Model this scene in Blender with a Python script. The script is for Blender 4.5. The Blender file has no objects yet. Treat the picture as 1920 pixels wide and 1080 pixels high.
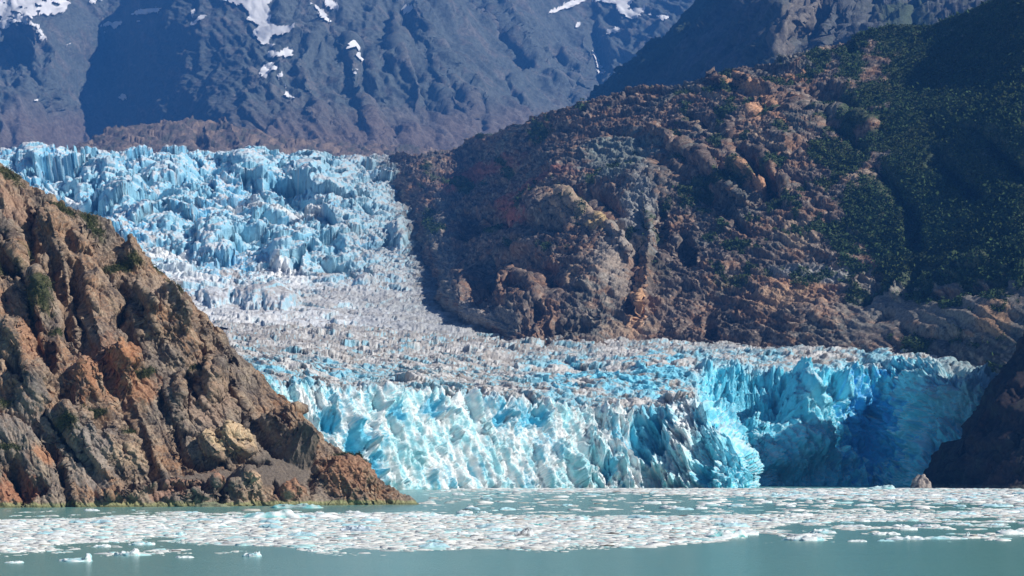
import bpy, math, random
import numpy as np
from concurrent.futures import ThreadPoolExecutor

# ------------------------------------------------------------------ camera
S = bpy.context.scene
F = 4000.0          # focal length in photo pixels (1920 wide)
HZ = 877.0          # horizon row
CAMH = 14.0         # eye height above the water, metres
cd = bpy.data.cameras.new("camera")
cam = bpy.data.objects.new("camera", cd)
S.collection.objects.link(cam)
cam.location = (0, 0, CAMH)
cam.rotation_euler = (math.radians(90), 0, 0)
cd.sensor_width = 36.0
cd.lens = 36.0 * F / 1920.0
cd.shift_y = (HZ - 540.0) / 1920.0
cd.clip_start = 1.0
cd.clip_end = 60000.0
S.camera = cam

# ------------------------------------------------------------------ sun and sky
SUN_AZ = math.radians(23)     # turned from +X towards the camera
SUN_EL = math.radians(38)
L = np.array([math.cos(SUN_EL) * math.cos(SUN_AZ), -math.cos(SUN_EL) * math.sin(SUN_AZ), math.sin(SUN_EL)])
world = bpy.data.worlds.new("World")
S.world = world
world.use_nodes = True
nt = world.node_tree
nt.nodes.clear()
sky = nt.nodes.new("ShaderNodeTexSky")
sky.sky_type = 'NISHITA'
sky.sun_disc = False
sky.sun_elevation = SUN_EL
sky.sun_rotation = math.atan2(L[0], L[1])
sky.altitude = 0
sky.air_density = 1.0
sky.dust_density = 0.3
sky.ozone_density = 2.0
bg = nt.nodes.new("ShaderNodeBackground")
bg.inputs[1].default_value = 0.038
wo = nt.nodes.new("ShaderNodeOutputWorld")
nt.links.new(sky.outputs[0], bg.inputs[0])
nt.links.new(bg.outputs[0], wo.inputs[0])
sl = bpy.data.lights.new("sun", 'SUN')
sl.energy = 5.0
sl.angle = math.radians(0.5)
sl.color = (1.0, 0.95, 0.87)
so = bpy.data.objects.new("sun", sl)
S.collection.objects.link(so)
so.location = (500, -200, 400)
from mathutils import Vector
so.rotation_euler = Vector((float(L[0]), float(L[1]), float(L[2]))).to_track_quat('Z', 'Y').to_euler()
S.view_settings.view_transform = 'Standard'
S.view_settings.look = 'None'
S.view_settings.gamma = 1.0
S.view_settings.exposure = 0.35
S.cycles.max_bounces = 4
S.cycles.diffuse_bounces = 2
S.cycles.glossy_bounces = 2
S.cycles.volume_bounces = 0
S.cycles.use_denoising = True
S.cycles.caustics_reflective = False
S.cycles.caustics_refractive = False

# ------------------------------------------------------------------ numpy noise
POOL = ThreadPoolExecutor(4)
f32 = np.float32


def _hash(ix, iy, iz, seed):
    h = (ix.astype(np.uint32) * np.uint32(374761393) + iy.astype(np.uint32) * np.uint32(668265263)
         + iz.astype(np.uint32) * np.uint32(2147483647 - 18) + np.uint32((seed * 144665) & 0xffffffff))
    h = (h ^ (h >> np.uint32(13))) * np.uint32(1274126177)
    h = (h ^ (h >> np.uint32(15))) * np.uint32(2246822519)
    return h ^ (h >> np.uint32(16))


def _par(fn, x, y, z, *a):
    n = x.size
    if n < 20000:
        return fn(x, y, z, *a)
    ch = np.array_split(np.arange(n), 8 if n < 400000 else 24)
    res = list(POOL.map(lambda c: fn(x[c[0]:c[-1] + 1], y[c[0]:c[-1] + 1], z[c[0]:c[-1] + 1], *a), ch))
    if isinstance(res[0], tuple):
        return tuple(np.concatenate([r[i] for r in res]) for i in range(len(res[0])))
    return np.concatenate(res)


GR = np.random.RandomState(7).normal(size=(256, 3))
GR = (GR / np.linalg.norm(GR, axis=1)[:, None]).astype(f32)


def _perlin(x, y, z, seed):
    fx, fy, fz = np.floor(x), np.floor(y), np.floor(z)
    ix, iy, iz = fx.astype(np.int32), fy.astype(np.int32), fz.astype(np.int32)
    x = (x - fx).astype(f32); y = (y - fy).astype(f32); z = (z - fz).astype(f32)
    u = x * x * x * (x * (x * 6 - 15) + 10)
    v = y * y * y * (y * (y * 6 - 15) + 10)
    w = z * z * z * (z * (z * 6 - 15) + 10)
    r = np.zeros_like(x)
    for dx in (0, 1):
        for dy in (0, 1):
            for dz in (0, 1):
                g = GR[_hash(ix + dx, iy + dy, iz + dz, seed) & np.uint32(255)]
                k = g[:, 0] * (x - dx) + g[:, 1] * (y - dy) + g[:, 2] * (z - dz)
                r += k * (u if dx else 1 - u) * (v if dy else 1 - v) * (w if dz else 1 - w)
    return r * f32(1.55)


def perlin(p, s=1.0, seed=0):
    s = s if isinstance(s, (tuple, list)) else (s, s, s)
    return _par(_perlin, p[0] / s[0], p[1] / s[1], p[2] / s[2], seed)


def fbm(p, s=1.0, oct=4, seed=0, gain=0.5, lac=2.03):
    s = s if isinstance(s, (tuple, list)) else (s, s, s)
    r = 0; a = 1.0; k = 1.0
    for o in range(oct):
        r = r + a * perlin(p, tuple(q / k for q in s), seed + o * 17)
        a *= gain; k *= lac
    return r


def ridged(p, s=1.0, oct=4, seed=0, gain=0.5, lac=2.1):
    s = s if isinstance(s, (tuple, list)) else (s, s, s)
    r = 0; a = 1.0; k = 1.0; w = 1.0
    for o in range(oct):
        n = 1 - np.abs(perlin(p, tuple(q / k for q in s), seed + o * 31)) * 1.6
        n = np.clip(n, 0, 1) ** 2
        r = r + a * n * w
        w = np.clip(n * 1.6, 0, 1)
        a *= gain; k *= lac
    return r


def _voro(x, y, z, seed):
    fx, fy, fz = np.floor(x), np.floor(y), np.floor(z)
    ix, iy, iz = fx.astype(np.int32), fy.astype(np.int32), fz.astype(np.int32)
    x = (x - fx).astype(f32); y = (y - fy).astype(f32); z = (z - fz).astype(f32)
    f1 = np.full(x.shape, 9, f32); f2 = np.full(x.shape, 9, f32); cid = np.zeros(x.shape, f32)
    ba = np.zeros(x.shape, f32); bb_ = ba.copy(); bc = ba.copy()
    c = f32(1 / 1023.0)
    for dx in (-1, 0, 1):
        for dy in (-1, 0, 1):
            for dz in (-1, 0, 1):
                h = _hash(ix + dx, iy + dy, iz + dz, seed)
                a = dx + (h & np.uint32(1023)).astype(f32) * c - x
                b = dy + ((h >> np.uint32(10)) & np.uint32(1023)).astype(f32) * c - y
                d = dz + ((h >> np.uint32(20)) & np.uint32(1023)).astype(f32) * c - z
                q = a * a + b * b + d * d
                m = q < f1
                f2 = np.where(m, f1, np.minimum(f2, q))
                cid = np.where(m, ((h * np.uint32(2654435761)) >> np.uint32(22)).astype(f32) * c, cid)
                f1 = np.where(m, q, f1)
                ba = np.where(m, a, ba); bb_ = np.where(m, b, bb_); bc = np.where(m, d, bc)
    return np.sqrt(f1), np.sqrt(f2), cid, ba, bb_, bc


def voro(p, s=1.0, seed=0):
    s = s if isinstance(s, (tuple, list)) else (s, s, s)
    return _par(_voro, p[0] / s[0], p[1] / s[1], p[2] / s[2], seed)[:3]


def facet(p, s, seed, step, tilt, crack=0.0, warp=.25, cw=.12):
    """broken blocks: every cell is a tilted plane standing a little proud of or behind its neighbours"""
    s = s if isinstance(s, (tuple, list)) else (s, s, s)
    w = [perlin(p, tuple(q * .7 for q in s), seed + 70 + i) * warp for i in range(2)]
    f1, f2, ci, a, b, c = _par(_voro, p[0] / s[0] + w[0], p[1] / s[1] + w[1], p[2] / s[2] - w[0], seed)
    r1 = np.sin(ci * 97.0); r2 = np.sin(ci * 173.0 + 1); r3 = np.sin(ci * 311.0 + 2)
    r = step * (ci - .5) + tilt * (a * r1 + b * r2 + c * r3)
    if crack: r = r - crack * sm(cw, 0, f2 - f1)
    return r


def joints(p, sets, seed):
    """ledges and slabs: families of parallel fracture planes with sharp edges and uneven spacing"""
    r = 0
    for i, (dx, dy, dz, lam, amp, rise) in enumerate(sets):
        nrm = math.sqrt(dx * dx + dy * dy + dz * dz)
        u = (p[0] * dx + p[1] * dy + p[2] * dz) / (nrm * lam)
        u = u + .5 * perlin(p, lam * 3.4, seed + i * 5) + .12 * perlin(p, lam * .6, seed + i * 5 + 1)
        k = np.floor(u); t = u - k
        rnd = np.sin(k * 12.9898 + seed + i) * 43758.5453; rnd = rnd - np.floor(rnd)
        sw = np.where(t < rise, t / rise, (1 - t) / (1 - rise))
        md = sm(-.45, .35, perlin(p, lam * 1.9, seed + i * 5 + 2))
        r = r + amp * (.25 + 1.3 * rnd) * (sw - .5) * (.2 + .8 * md)
    return r


def shear(p, ax, az):
    """coordinates along / across the direction (ax, az) in the x-z plane"""
    return (p[0] * ax + p[2] * az, p[1], p[0] * -az + p[2] * ax)


def sm(a, b, x):
    t = np.clip((x - a) / (b - a), 0, 1)
    return t * t * (3 - 2 * t)


def mix(a, b, t):
    return a + (b - a) * t


def mixc(c, col, t):
    return c + (np.array(col, f32)[None, :] - c) * t[:, None]


# ------------------------------------------------------------------ survey: points of the place
def zof(py, D):
    return CAMH + (HZ - py) / F * D


def interp(pts, x):
    pts = sorted(pts)
    return np.interp(x, [p[0] for p in pts], [p[1] for p in pts])


def tps(ctrl, X, Y, lam=1e-4):
    """smooth depth through surveyed points (x, y, depth)"""
    c = np.array(ctrl, float)
    k = 1 / 500.0
    P = c[:, :2] * k
    n = len(c)
    r2 = ((P[:, None, :] - P[None, :, :]) ** 2).sum(-1)
    K = 0.5 * r2 * np.log(r2 + 1e-12) + lam * np.eye(n)
    A = np.zeros((n + 3, n + 3)); A[:n, :n] = K
    A[:n, n] = 1; A[:n, n + 1:] = P; A[n, :n] = 1; A[n + 1:, :n] = P.T
    w = np.linalg.solve(A, np.concatenate([np.log(c[:, 2]), [0, 0, 0]]))
    X = X.ravel() * k; Y = Y.ravel() * k
    out = w[n] + w[n + 1] * X + w[n + 2] * Y
    for i in range(n):
        q = (X - P[i, 0]) ** 2 + (Y - P[i, 1]) ** 2
        out += w[i] * 0.5 * q * np.log(q + 1e-12)
    return np.exp(out)


def seg_dist(px, py, pts):
    d = np.full(px.shape, 1e9)
    for (ax, ay), (bx, by) in zip(pts[:-1], pts[1:]):
        vx, vy = bx - ax, by - ay
        t = np.clip(((px - ax) * vx + (py - ay) * vy) / (vx * vx + vy * vy), 0, 1)
        d = np.minimum(d, np.hypot(px - ax - t * vx, py - ay - t * vy))
    return d


def relief(px, py, lines=(), blobs=(), warp=None, gain=1.0):
    """hand-placed gullies (+) / ribs (-) in metres, pushed into the slope"""
    r = np.zeros(px.shape)
    if warp is not None:
        px = px + warp[0]; py = py + warp[1]
    for pts, w, amt in lines:
        d = seg_dist(px, py, pts) / w
        r += amt * np.clip(1 - d, 0, 1) ** 1.3
    for b in blobs:
        cx, cy, rx, ry, an, amt = b[:6]
        po = b[6] if len(b) > 6 else 0.6
        a = math.radians(an)
        u = ((px - cx) * math.cos(a) + (py - cy) * math.sin(a)) / rx
        v = (-(px - cx) * math.sin(a) + (py - cy) * math.cos(a)) / ry
        q = np.clip(1 - u * u - v * v, 0, 1)
        r += amt * q ** po
    return r


def spots(px, py, c, lst, nz, edge=0.35):
    for cx, cy, rx, ry, an, col, st in lst:
        a = math.radians(an)
        u = ((px - cx) * math.cos(a) + (py - cy) * math.sin(a)) / rx
        v = (-(px - cx) * math.sin(a) + (py - cy) * math.cos(a)) / ry
        m = sm(1.25, 0.65, np.sqrt(u * u + v * v) + nz * edge) * st
        c = mixc(c, col, m)
    return c


def axis(x0, x1, step, out=12, lo=0, hi=1920):
    a = [np.arange(max(x0, lo), min(x1, hi) + step, step)]
    if x0 < lo: a.insert(0, np.arange(x0, lo - step * .5, out))
    if x1 > hi: a.append(np.arange(a[-1][-1] + out, x1 + out, out))
    return np.concatenate(a)


def normals(G):
    du = np.gradient(G, axis=1); dv = np.gradient(G, axis=0)
    n = np.cross(du, dv)
    n /= np.linalg.norm(n, axis=2)[..., None] + 1e-9
    return n


def smooth1(a, k, axis):
    if k < 1: return a
    n = int(k * 3)
    g = np.exp(-0.5 * (np.arange(-n, n + 1) / k) ** 2); g /= g.sum()
    pad = [(0, 0)] * a.ndim; pad[axis] = (n, n)
    b = np.pad(a, pad, mode='reflect', reflect_type='odd')
    out = np.zeros_like(a)
    for i, w in enumerate(g):
        sl_ = [slice(None)] * a.ndim; sl_[axis] = slice(i, i + a.shape[axis])
        out += w * b[tuple(sl_)]
    return out


def link(o, parent=None):
    S.collection.objects.link(o)
    if parent: o.parent = parent
    return o


def mesh_np(name, V, Fq, mat, col=None, smooth=False, parent=None):
    me = bpy.data.meshes.new(name)
    V = np.ascontiguousarray(V.reshape(-1, 3), f32)
    k = Fq.shape[1]
    me.vertices.add(len(V)); me.vertices.foreach_set("co", V.ravel())
    me.loops.add(Fq.size); me.loops.foreach_set("vertex_index", np.ascontiguousarray(Fq, np.int32).ravel())
    me.polygons.add(len(Fq))
    me.polygons.foreach_set("loop_start", np.arange(0, Fq.size, k, dtype=np.int32))
    me.polygons.foreach_set("loop_total", np.full(len(Fq), k, np.int32))
    if smooth: me.polygons.foreach_set("use_smooth", np.ones(len(Fq), bool))
    me.update(calc_edges=True)
    if col is not None:
        ca = me.color_attributes.new("Col", 'FLOAT_COLOR', 'POINT')
        c4 = np.ones((len(V), 4), f32); c4[:, :3] = np.clip(col, 0, 1)
        ca.data.foreach_set("color", c4.ravel())
    me.materials.append(mat)
    o = bpy.data.objects.new(name, me)
    return link(o, parent)


def quads(ny, nx):
    i = np.arange(ny * nx).reshape(ny, nx)
    return np.stack([i[:-1, :-1], i[:-1, 1:], i[1:, 1:], i[1:, :-1]], -1).reshape(-1, 4)


# ------------------------------------------------------------------ materials
def attr_mat(name, rough=0.8, bump=0.0, bscale=1.0, var=0.25, vscale=1.0, spec=0.3, stretch=(1, 1, 1)):
    m = bpy.data.materials.new(name); m.use_nodes = True
    n = m.node_tree.nodes; l = m.node_tree.links
    b = n["Principled BSDF"]
    b.inputs["Roughness"].default_value = rough
    b.inputs["Specular IOR Level"].default_value = spec
    a = n.new("ShaderNodeAttribute"); a.attribute_name = "Col"
    g = n.new("ShaderNodeNewGeometry")
    mp = n.new("ShaderNodeMapping"); mp.inputs["Scale"].default_value = stretch
    l.new(g.outputs["Position"], mp.inputs[0])
    t = n.new("ShaderNodeTexNoise"); t.inputs["Scale"].default_value = vscale; t.inputs["Detail"].default_value = 4
    t.inputs["Roughness"].default_value = 0.65
    l.new(mp.outputs[0], t.inputs["Vector"])
    r = n.new("ShaderNodeMapRange"); r.inputs[1].default_value = 0.25; r.inputs[2].default_value = 0.75
    r.inputs[3].default_value = 1 - var; r.inputs[4].default_value = 1 + var
    l.new(t.outputs[0], r.inputs[0])
    v = n.new("ShaderNodeVectorMath"); v.operation = 'SCALE'
    l.new(a.outputs["Color"], v.inputs[0]); l.new(r.outputs[0], v.inputs["Scale"])
    l.new(v.outputs[0], b.inputs["Base Color"])
    if bump > 0:
        t2 = n.new("ShaderNodeTexNoise"); t2.inputs["Scale"].default_value = bscale; t2.inputs["Detail"].default_value = 5
        t2.inputs["Roughness"].default_value = 0.7
        l.new(mp.outputs[0], t2.inputs["Vector"])
        bp = n.new("ShaderNodeBump"); bp.inputs["Strength"].default_value = 1.0
        bp.inputs["Distance"].default_value = bump
        l.new(t2.outputs[0], bp.inputs["Height"]); l.new(bp.outputs[0], b.inputs["Normal"])
    return m


M_ROCK = attr_mat("weathered_rock", 0.9, 0.5, 1.0, 0.5, 1.0, 0.25)
M_HILL = attr_mat("hill_rock", 0.95, 1.8, 0.3, 0.6, 0.35, 0.2)
M_MTN = attr_mat("mountain_rock", 0.95, 6.0, 0.07, 0.5, 0.07, 0.2)
M_SNOW = attr_mat("old_snow", 0.7, 1.0, 0.03, 0.08, 0.02, 0.3)
M_ICE = attr_mat("glacier_ice", 0.55, 1.6, 0.3, 0.16, 0.25, 0.35)
M_FLOE = attr_mat("floating_ice", 0.45, 0.12, 2.0, 0.15, 1.2, 0.4)
M_LEAF = attr_mat("foliage", 0.9, 0, 1, 0.3, 0.2, 0.15)

# ------------------------------------------------------------------ sheets of terrain
class Sheet:
    pass


def terrain(x, ybot, ytop, ny, ctrl, behind=((40, 8), (200, 120)), lines=(), blobs=(), wamp=6, wsc=25.0, gain=1.0):
    """Grid over a slope: base line -> crest, then the back side of the crest."""
    yb = interp(ybot, x) if not callable(ybot) else ybot(x)
    yt = interp(ytop, x) if not callable(ytop) else ytop(x)
    t = np.linspace(0, 1, ny)[:, None]
    PX = np.repeat(x[None, :], ny, 0)
    PY = yb[None, :] + (yt - yb)[None, :] * t
    D = tps(ctrl, PX, PY).reshape(PX.shape)
    G = np.stack([(PX - 960) / F * D, D, zof(PY, D)], -1)
    N0 = normals(G)
    q = (PX.ravel() / wsc, PY.ravel() / wsc, np.zeros(PX.size))
    w = (fbm(q, 1, 3, 5).reshape(PX.shape) * wamp, fbm(q, 1, 3, 55).reshape(PX.shape) * wamp)
    r = relief(PX, PY, lines, blobs, w)
    G = G - N0 * r[..., None] * gain
    # back side
    top = G[-1]
    rows = []
    for dd, dz in behind:
        b = top.copy()
        rad = np.hypot(b[:, 0], b[:, 1])
        b[:, 0] *= 1 + dd / rad; b[:, 1] *= 1 + dd / rad
        b[:, 2] -= dz
        rows.append(b)
    sh = Sheet()
    sh.G = G; sh.rows = rows; sh.PX = PX; sh.PY = PY
    return sh


def finish(sh, name, disp, color, mat, smooth=False, parent=None, ncut=None, fade=None):
    G = sh.G
    N = normals(G)
    if N[..., 1].mean() > 0: N = -N
    p = (G[..., 0].ravel(), G[..., 1].ravel(), G[..., 2].ravel())
    d = disp(p, sh.PX.ravel(), sh.PY.ravel(), N.reshape(-1, 3))
    if isinstance(d, tuple):
        G = G + N * d[0].reshape(G.shape[:2])[..., None]
        G[..., 2] += d[1].reshape(G.shape[:2])
        if hasattr(sh, 'dy'):
            G[..., 1] += sh.dy.reshape(G.shape[:2]); G[..., 0] += sh.dx.reshape(G.shape[:2])
    else:
        G = G + N * d.reshape(G.shape[:2])[..., None]
    N2 = normals(G)
    if N2[..., 1].mean() > 0: N2 = -N2
    sh.Gd = G; sh.N2 = N2
    p2 = (G[..., 0].ravel(), G[..., 1].ravel(), G[..., 2].ravel())
    c = color(p2, sh.PX.ravel(), sh.PY.ravel(), N2.reshape(-1, 3), d[0] if isinstance(d, tuple) else d)
    ny, nx = G.shape[:2]
    if sh.rows:
        off = G[-1] - sh.G[-1]
        ex = [r + off for r in sh.rows]
        G = np.concatenate([G, np.stack(ex)], 0)
        c = np.concatenate([c, np.tile(c.reshape(ny, nx, 3)[-1], (len(ex), 1, 1)).reshape(-1, 3)])
        ny += len(ex)
    sh.c = c
    o = mesh_np(name, G, quads(ny, nx), mat, c, smooth, parent)
    sh.o = o
    return o


def tag(o, label=None, cat=None, group=None, kind=None):
    if label: o["label"] = label
    if cat: o["category"] = cat
    if group: o["group"] = group
    if kind: o["kind"] = kind
    return o


# ================================================================== FAR MOUNTAINS
x = axis(-300, 1420, 1.9, 14)
ctrl = [(-300, -40, 8000), (-300, 280, 7400), (0, -30, 9300), (0, 100, 8700), (0, 280, 7600), (60, 60, 8650), (110, 150, 8500), (60, 280, 7700),
        (190, -30, 9700), (190, 120, 9250), (150, 210, 8700), (110, 280, 8200), (300, 60, 8750), (300, 200, 8100), (470, 70, 7950),
        (470, -30, 8500), (480, 160, 7450), (500, 280, 6900), (620, -30, 8700), (620, 120, 7750), (640, 280, 7000), (760, 60, 8200), (760, 280, 7150),
        (880, -30, 9100), (880, 120, 8250), (880, 280, 7400), (1000, -30, 9600), (1000, 100, 8900), (1000, 250, 7900), (1110, 60, 9500), (1120, 170, 8900), (1120, 260, 8500),
        (1200, 60, 9300), (1200, -30, 9900), (1300, -30, 9700), (1420, -30, 9500), (1420, 250, 8300)]
mlines = [([(10, 60), (60, 120), (100, 210)], 26, 60), ([(50, 40), (85, 90), (95, 110)], 12, -40),
          ([(755, 20), (765, 70), (765, 120), (790, 160), (830, 210)], 14, 90), ([(775, 20), (800, 90), (840, 150), (880, 210)], 22, -60),
          ([(740, 40), (745, 120), (780, 190)], 14, -50),
          ([(890, 0), (930, 40), (960, 90), (985, 120)], 14, 90), ([(915, 0), (960, 50), (1010, 110), (1060, 170)], 20, -60),
          ([(950, 150), (985, 200), (1000, 220)], 12, 60), ([(1020, 120), (1050, 150), (1070, 200)], 14, 50), ([(1045, 110), (1080, 140), (1105, 190)], 10, -40),
          ([(680, 100), (690, 160), (740, 250)], 16, 50), ([(655, 90), (665, 170), (700, 250)], 14, -35),
          ([(850, 150), (900, 210), (905, 270)], 18, 55), ([(600, 60), (560, 130), (600, 230)], 18, -30),
          ([(1115, 60), (1130, 100), (1120, 150)], 20, 70)]
sh = terrain(x, lambda a: a * 0 + 345, lambda a: -60 - 60 * sm(0, 500, a) * sm(1100, 700, a), 270, ctrl, ((300, -30), (2500, 900)), mlines, (), 5, 22)


# snow lying in patches on the mountain
snow = [[(0, -40), (150, -40), (130, 0), (128, 12), (95, 30), (62, 33), (50, 40), (72, 52), (86, 78), (78, 76), (60, 48), (36, 44), (20, 50), (10, 62), (0, 52)],
        [(128, 2), (128, 14), (112, 28), (98, 32), (110, 22)], [(168, 0), (190, 0), (178, 8), (170, 8)],
        [(246, 32), (262, 22), (302, 17), (300, 24), (262, 30)], [(188, 52), (205, 45), (232, 42), (226, 52), (214, 58), (208, 52)], [(244, 44), (270, 41), (266, 44)],
        [(358, 50), (372, 36), (388, 29), (382, 40), (366, 50)], [(360, 24), (367, 22), (368, 34), (363, 34)],
        [(418, 3), (440, -10), (526, -10), (502, 12), (508, 30), (512, 50), (518, 53), (554, 52), (540, 66), (508, 72), (505, 85), (524, 90), (490, 87), (478, 70), (476, 60), (488, 53), (468, 42), (468, 22), (456, 12), (430, 6)],
        [(500, 104), (512, 98), (526, 103), (532, 96), (550, 98), (550, 110), (530, 109), (504, 108)],
        [(498, 126), (512, 123), (520, 131), (503, 140), (502, 149), (490, 147), (482, 147)], [(516, 148), (526, 141), (532, 143), (522, 151)],
        [(531, 178), (541, 177), (553, 188), (540, 188)], [(531, 164), (543, 166), (538, 168)], [(567, 206), (574, 207), (572, 210)],
        [(583, 9), (600, 20), (612, 33), (623, 48), (615, 44), (598, 28)], [(602, 9), (618, 0), (626, 8), (638, 14), (634, 22), (618, 18)],
        [(757, 0), (760, 8), (773, 22), (774, 33), (765, 25), (756, 14)], [(665, 83), (671, 84), (669, 100), (664, 96)], [(666, 106), (678, 109), (671, 116)], [(662, 132), (670, 138), (668, 141)],
        [(1024, 26), (1050, 14), (1090, 0), (1104, 2), (1075, 14), (1040, 27)], [(1110, 2), (1160, 0), (1194, 0), (1176, 22), (1214, 16), (1200, 30), (1185, 40), (1168, 32), (1152, 10)],
        [(1076, 47), (1085, 46), (1086, 54), (1078, 54)], [(1135, 62), (1165, 53), (1160, 62), (1138, 66)], [(1230, 32), (1260, 30), (1250, 41), (1236, 37)], [(1217, 26), (1226, 30), (1222, 34)],
        [(66, 193), (74, 192), (70, 196)], [(120, 88), (130, 81), (127, 89)], [(194, 62), (200, 62), (199, 67)], [(456, 232), (467, 232), (464, 234)], [(225, 183), (240, 180), (238, 189), (226, 189)],
        [(1108, 92), (1117, 106), (1122, 125), (1124, 148), (1120, 148), (1118, 126), (1112, 108)]]


def in_poly(px, py, poly):
    r = np.zeros(px.shape, bool)
    n = len(poly)
    for i in range(n):
        x1, y1 = poly[i]; x2, y2 = poly[(i + 1) % n]
        if y1 == y2: continue
        c = ((y1 > py) != (y2 > py)) & (px < (x2 - x1) * (py - y1) / (y2 - y1) + x1)
        r ^= c
    return r


def snow_mask(px, py):
    q = (px / 9, py / 9, np.zeros(px.size))
    wx = px + fbm(q, 1, 3, 91) * 5; wy = py + fbm(q, 1, 3, 92) * 3.5
    m_ = np.zeros(px.shape, bool)
    for pl in snow: m_ |= in_poly(wx, wy, pl)
    hole = fbm((px / 16, py / 8, np.zeros(px.size)), 1, 3, 95) > .30
    return m_ & ~(hole & (px < 135))


MTS = sh.PX.shape


def d_mtn(p, px, py, n):
    # strata running down to the right
    q = (p[0] + 0.75 * p[2], p[1], p[2] - 0.6 * p[0])
    a = 55 * fbm(p, 600, 3, 3)
    q = shear(p, .62, -.78)
    b = 16 * ridged(q, (520, 160, 80), 3, 9, .5) + joints(p, [(.8, .1, .6, 210, 42, .3), (.85, -.2, .5, 85, 20, .3), (.75, 0, .65, 36, 12, .3), (-.3, .4, .9, 120, 10, .3), (.8, .3, .5, 17, 7, .35)], 10)
    c = 3 * fbm(p, 22, 2, 12, 0.6)
    calm = sm(180, 230, px) * sm(480, 430, px)
    sn = snow_mask(px, py).astype(float).reshape(MTS)
    sn = smooth1(smooth1(sn, 2, 0), 2, 1).ravel()
    b = b * (1 - .8 * sn); c = c * (1 - .8 * sn)
    return a + b * (1 - 0.5 * calm) + c


def c_mtn(p, px, py, n, d):
    N = len(px)
    c = np.tile(np.array([.105, .125, .125], f32), (N, 1))
    a = fbm(p, 240, 4, 21)
    b = fbm(shear(p, .62, -.78), (220, 90, 40), 5, 22, 0.68)
    c = mixc(c, (.055, .08, .05), sm(0.0, .55, a + .35 * b) * .8 * sm(900, 300, p[2] * .8 - a * 100))
    c = mixc(c, (.15, .135, .12), sm(.15, .6, b - .3 * a) * .7)
    c = mixc(c, (.17, .12, .10), sm(175, 260, py + 25 * a) * .7 * (sm(380, 520, px) + sm(260, 150, px)))
    c = mixc(c, (.2, .2, .2), sm(.35, .6, b) * .4)
    return c


finish(sh, "mountain", d_mtn, c_mtn, M_MTN)
tag(sh.o, "blue grey rocky mountain range streaked with snow, far behind the glacier", None, None, "structure")
MT = sh

ny, nx = MT.G.shape[:2]
# where each grid vertex really appears from the deck
RX = 960 + MT.Gd[..., 0] / MT.Gd[..., 1] * F
RY = HZ - (MT.Gd[..., 2] - CAMH) / MT.Gd[..., 1] * F
msk = snow_mask(RX.ravel(), RY.ravel())
fq = quads(ny, nx)
fm = msk[fq].sum(1) >= 2
fs = fq[fm]
ids, inv = np.unique(fs, return_inverse=True)
SV = (MT.Gd + MT.N2 * 7.0 + np.array([0, 0, 3.0])).reshape(-1, 3)[ids]
o = mesh_np("snow", SV, inv.reshape(-1, 4), M_SNOW, np.tile(np.array([.86, .86, .88], f32), (len(ids), 1)), True)
tag(o, "white snow patches lying in the gullies of the far mountain range", None, None, "stuff")

# low knoll behind the crest of the icefall
x = axis(60, 930, 1.9, 14)
sh = terrain(x, lambda a: a * 0 + 345,
             [(60, 315), (110, 288), (150, 268), (200, 246), (250, 233), (300, 222), (360, 219), (400, 224), (450, 234), (520, 248), (600, 262), (700, 274), (850, 286), (930, 300)], 90,
             [(60, 330, 5600), (200, 250, 6000), (200, 330, 5300), (360, 225, 6200), (360, 330, 5400), (600, 265, 6400), (600, 330, 5700), (930, 300, 6600), (930, 330, 6300)],
             ((60, 4), (500, 160)), [([(500, 250), (560, 290)], 20, 20), ([(370, 240), (380, 290)], 16, 25), ([(420, 230), (450, 280)], 14, -20)])


def d_kn(p, px, py, n):
    return 22 * fbm(p, 260, 3, 3) + facet(shear(p, .8, -.6), (90, 50, 30), 5, 5, 8, 2) + facet(shear(p, .8, -.6), (24, 20, 9), 6, 2, 3) + 4 * fbm(p, 16, 2, 8)


def c_kn(p, px, py, n, d):
    c = np.tile(np.array([.15, .12, .105], f32), (len(px), 1))
    b = fbm(p, (40, 60, 60), 4, 31, 0.65)
    c = mixc(c, (.28, .21, .16), sm(.1, .55, b)); c = mixc(c, (.07, .08, .06), sm(.1, .5, -b) * .7)
    return c


finish(sh, "hill", d_kn, c_kn, M_HILL)
tag(sh.o, "low rounded brown rock knoll just above the crest of the icefall", None, None, "structure")

# dark mountain shoulder, upper right
x = axis(1060, 2250, 1.9, 14)
sh = terrain(x, lambda a: a * 0 + 260,
             [(1060, 225), (1085, 196), (1120, 166), (1160, 132), (1200, 97), (1250, 48), (1300, 0), (1345, -45), (1500, -130), (1800, -200), (2250, -300)], 200,
             [(1060, 240, 6200), (1120, 166, 5900), (1200, 97, 5800), (1300, 0, 5750), (1345, -45, 5800), (1200, 220, 5300), (1300, 100, 5100), (1400, 0, 4950), (1400, 100, 4600),
              (1470, 0, 4600), (1460, 120, 4200), (1530, 0, 4900), (1540, 100, 4550), (1600, 40, 4600), (1620, 120, 4200), (1700, 0, 4650), (1750, 100, 4100), (1900, 0, 4400),
              (1900, -150, 4900), (2250, -200, 4500), (2250, 200, 3500), (1600, 240, 3800)],
             ((200, 10), (1500, 500)),
             [([(1500, -20), (1490, 40), (1465, 100)], 18, -70), ([(1545, -20), (1530, 60), (1500, 110)], 22, 110), ([(1590, 20), (1560, 70), (1540, 110)], 14, -40),
              ([(1230, 70), (1180, 130), (1140, 170)], 10, -15), ([(1640, 0), (1620, 60)], 14, 40), ([(1720, -10), (1700, 60)], 14, 40)])


def d_md(p, px, py, n):
    return 30 * fbm(p, 350, 3, 43) + facet(shear(p, .6, .8), (110, 60, 40), 45, 14, 16, 3) + facet(shear(p, .6, .8), (40, 24, 16), 46, 6, 7) + 4 * fbm(p, 18, 2, 48)


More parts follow.
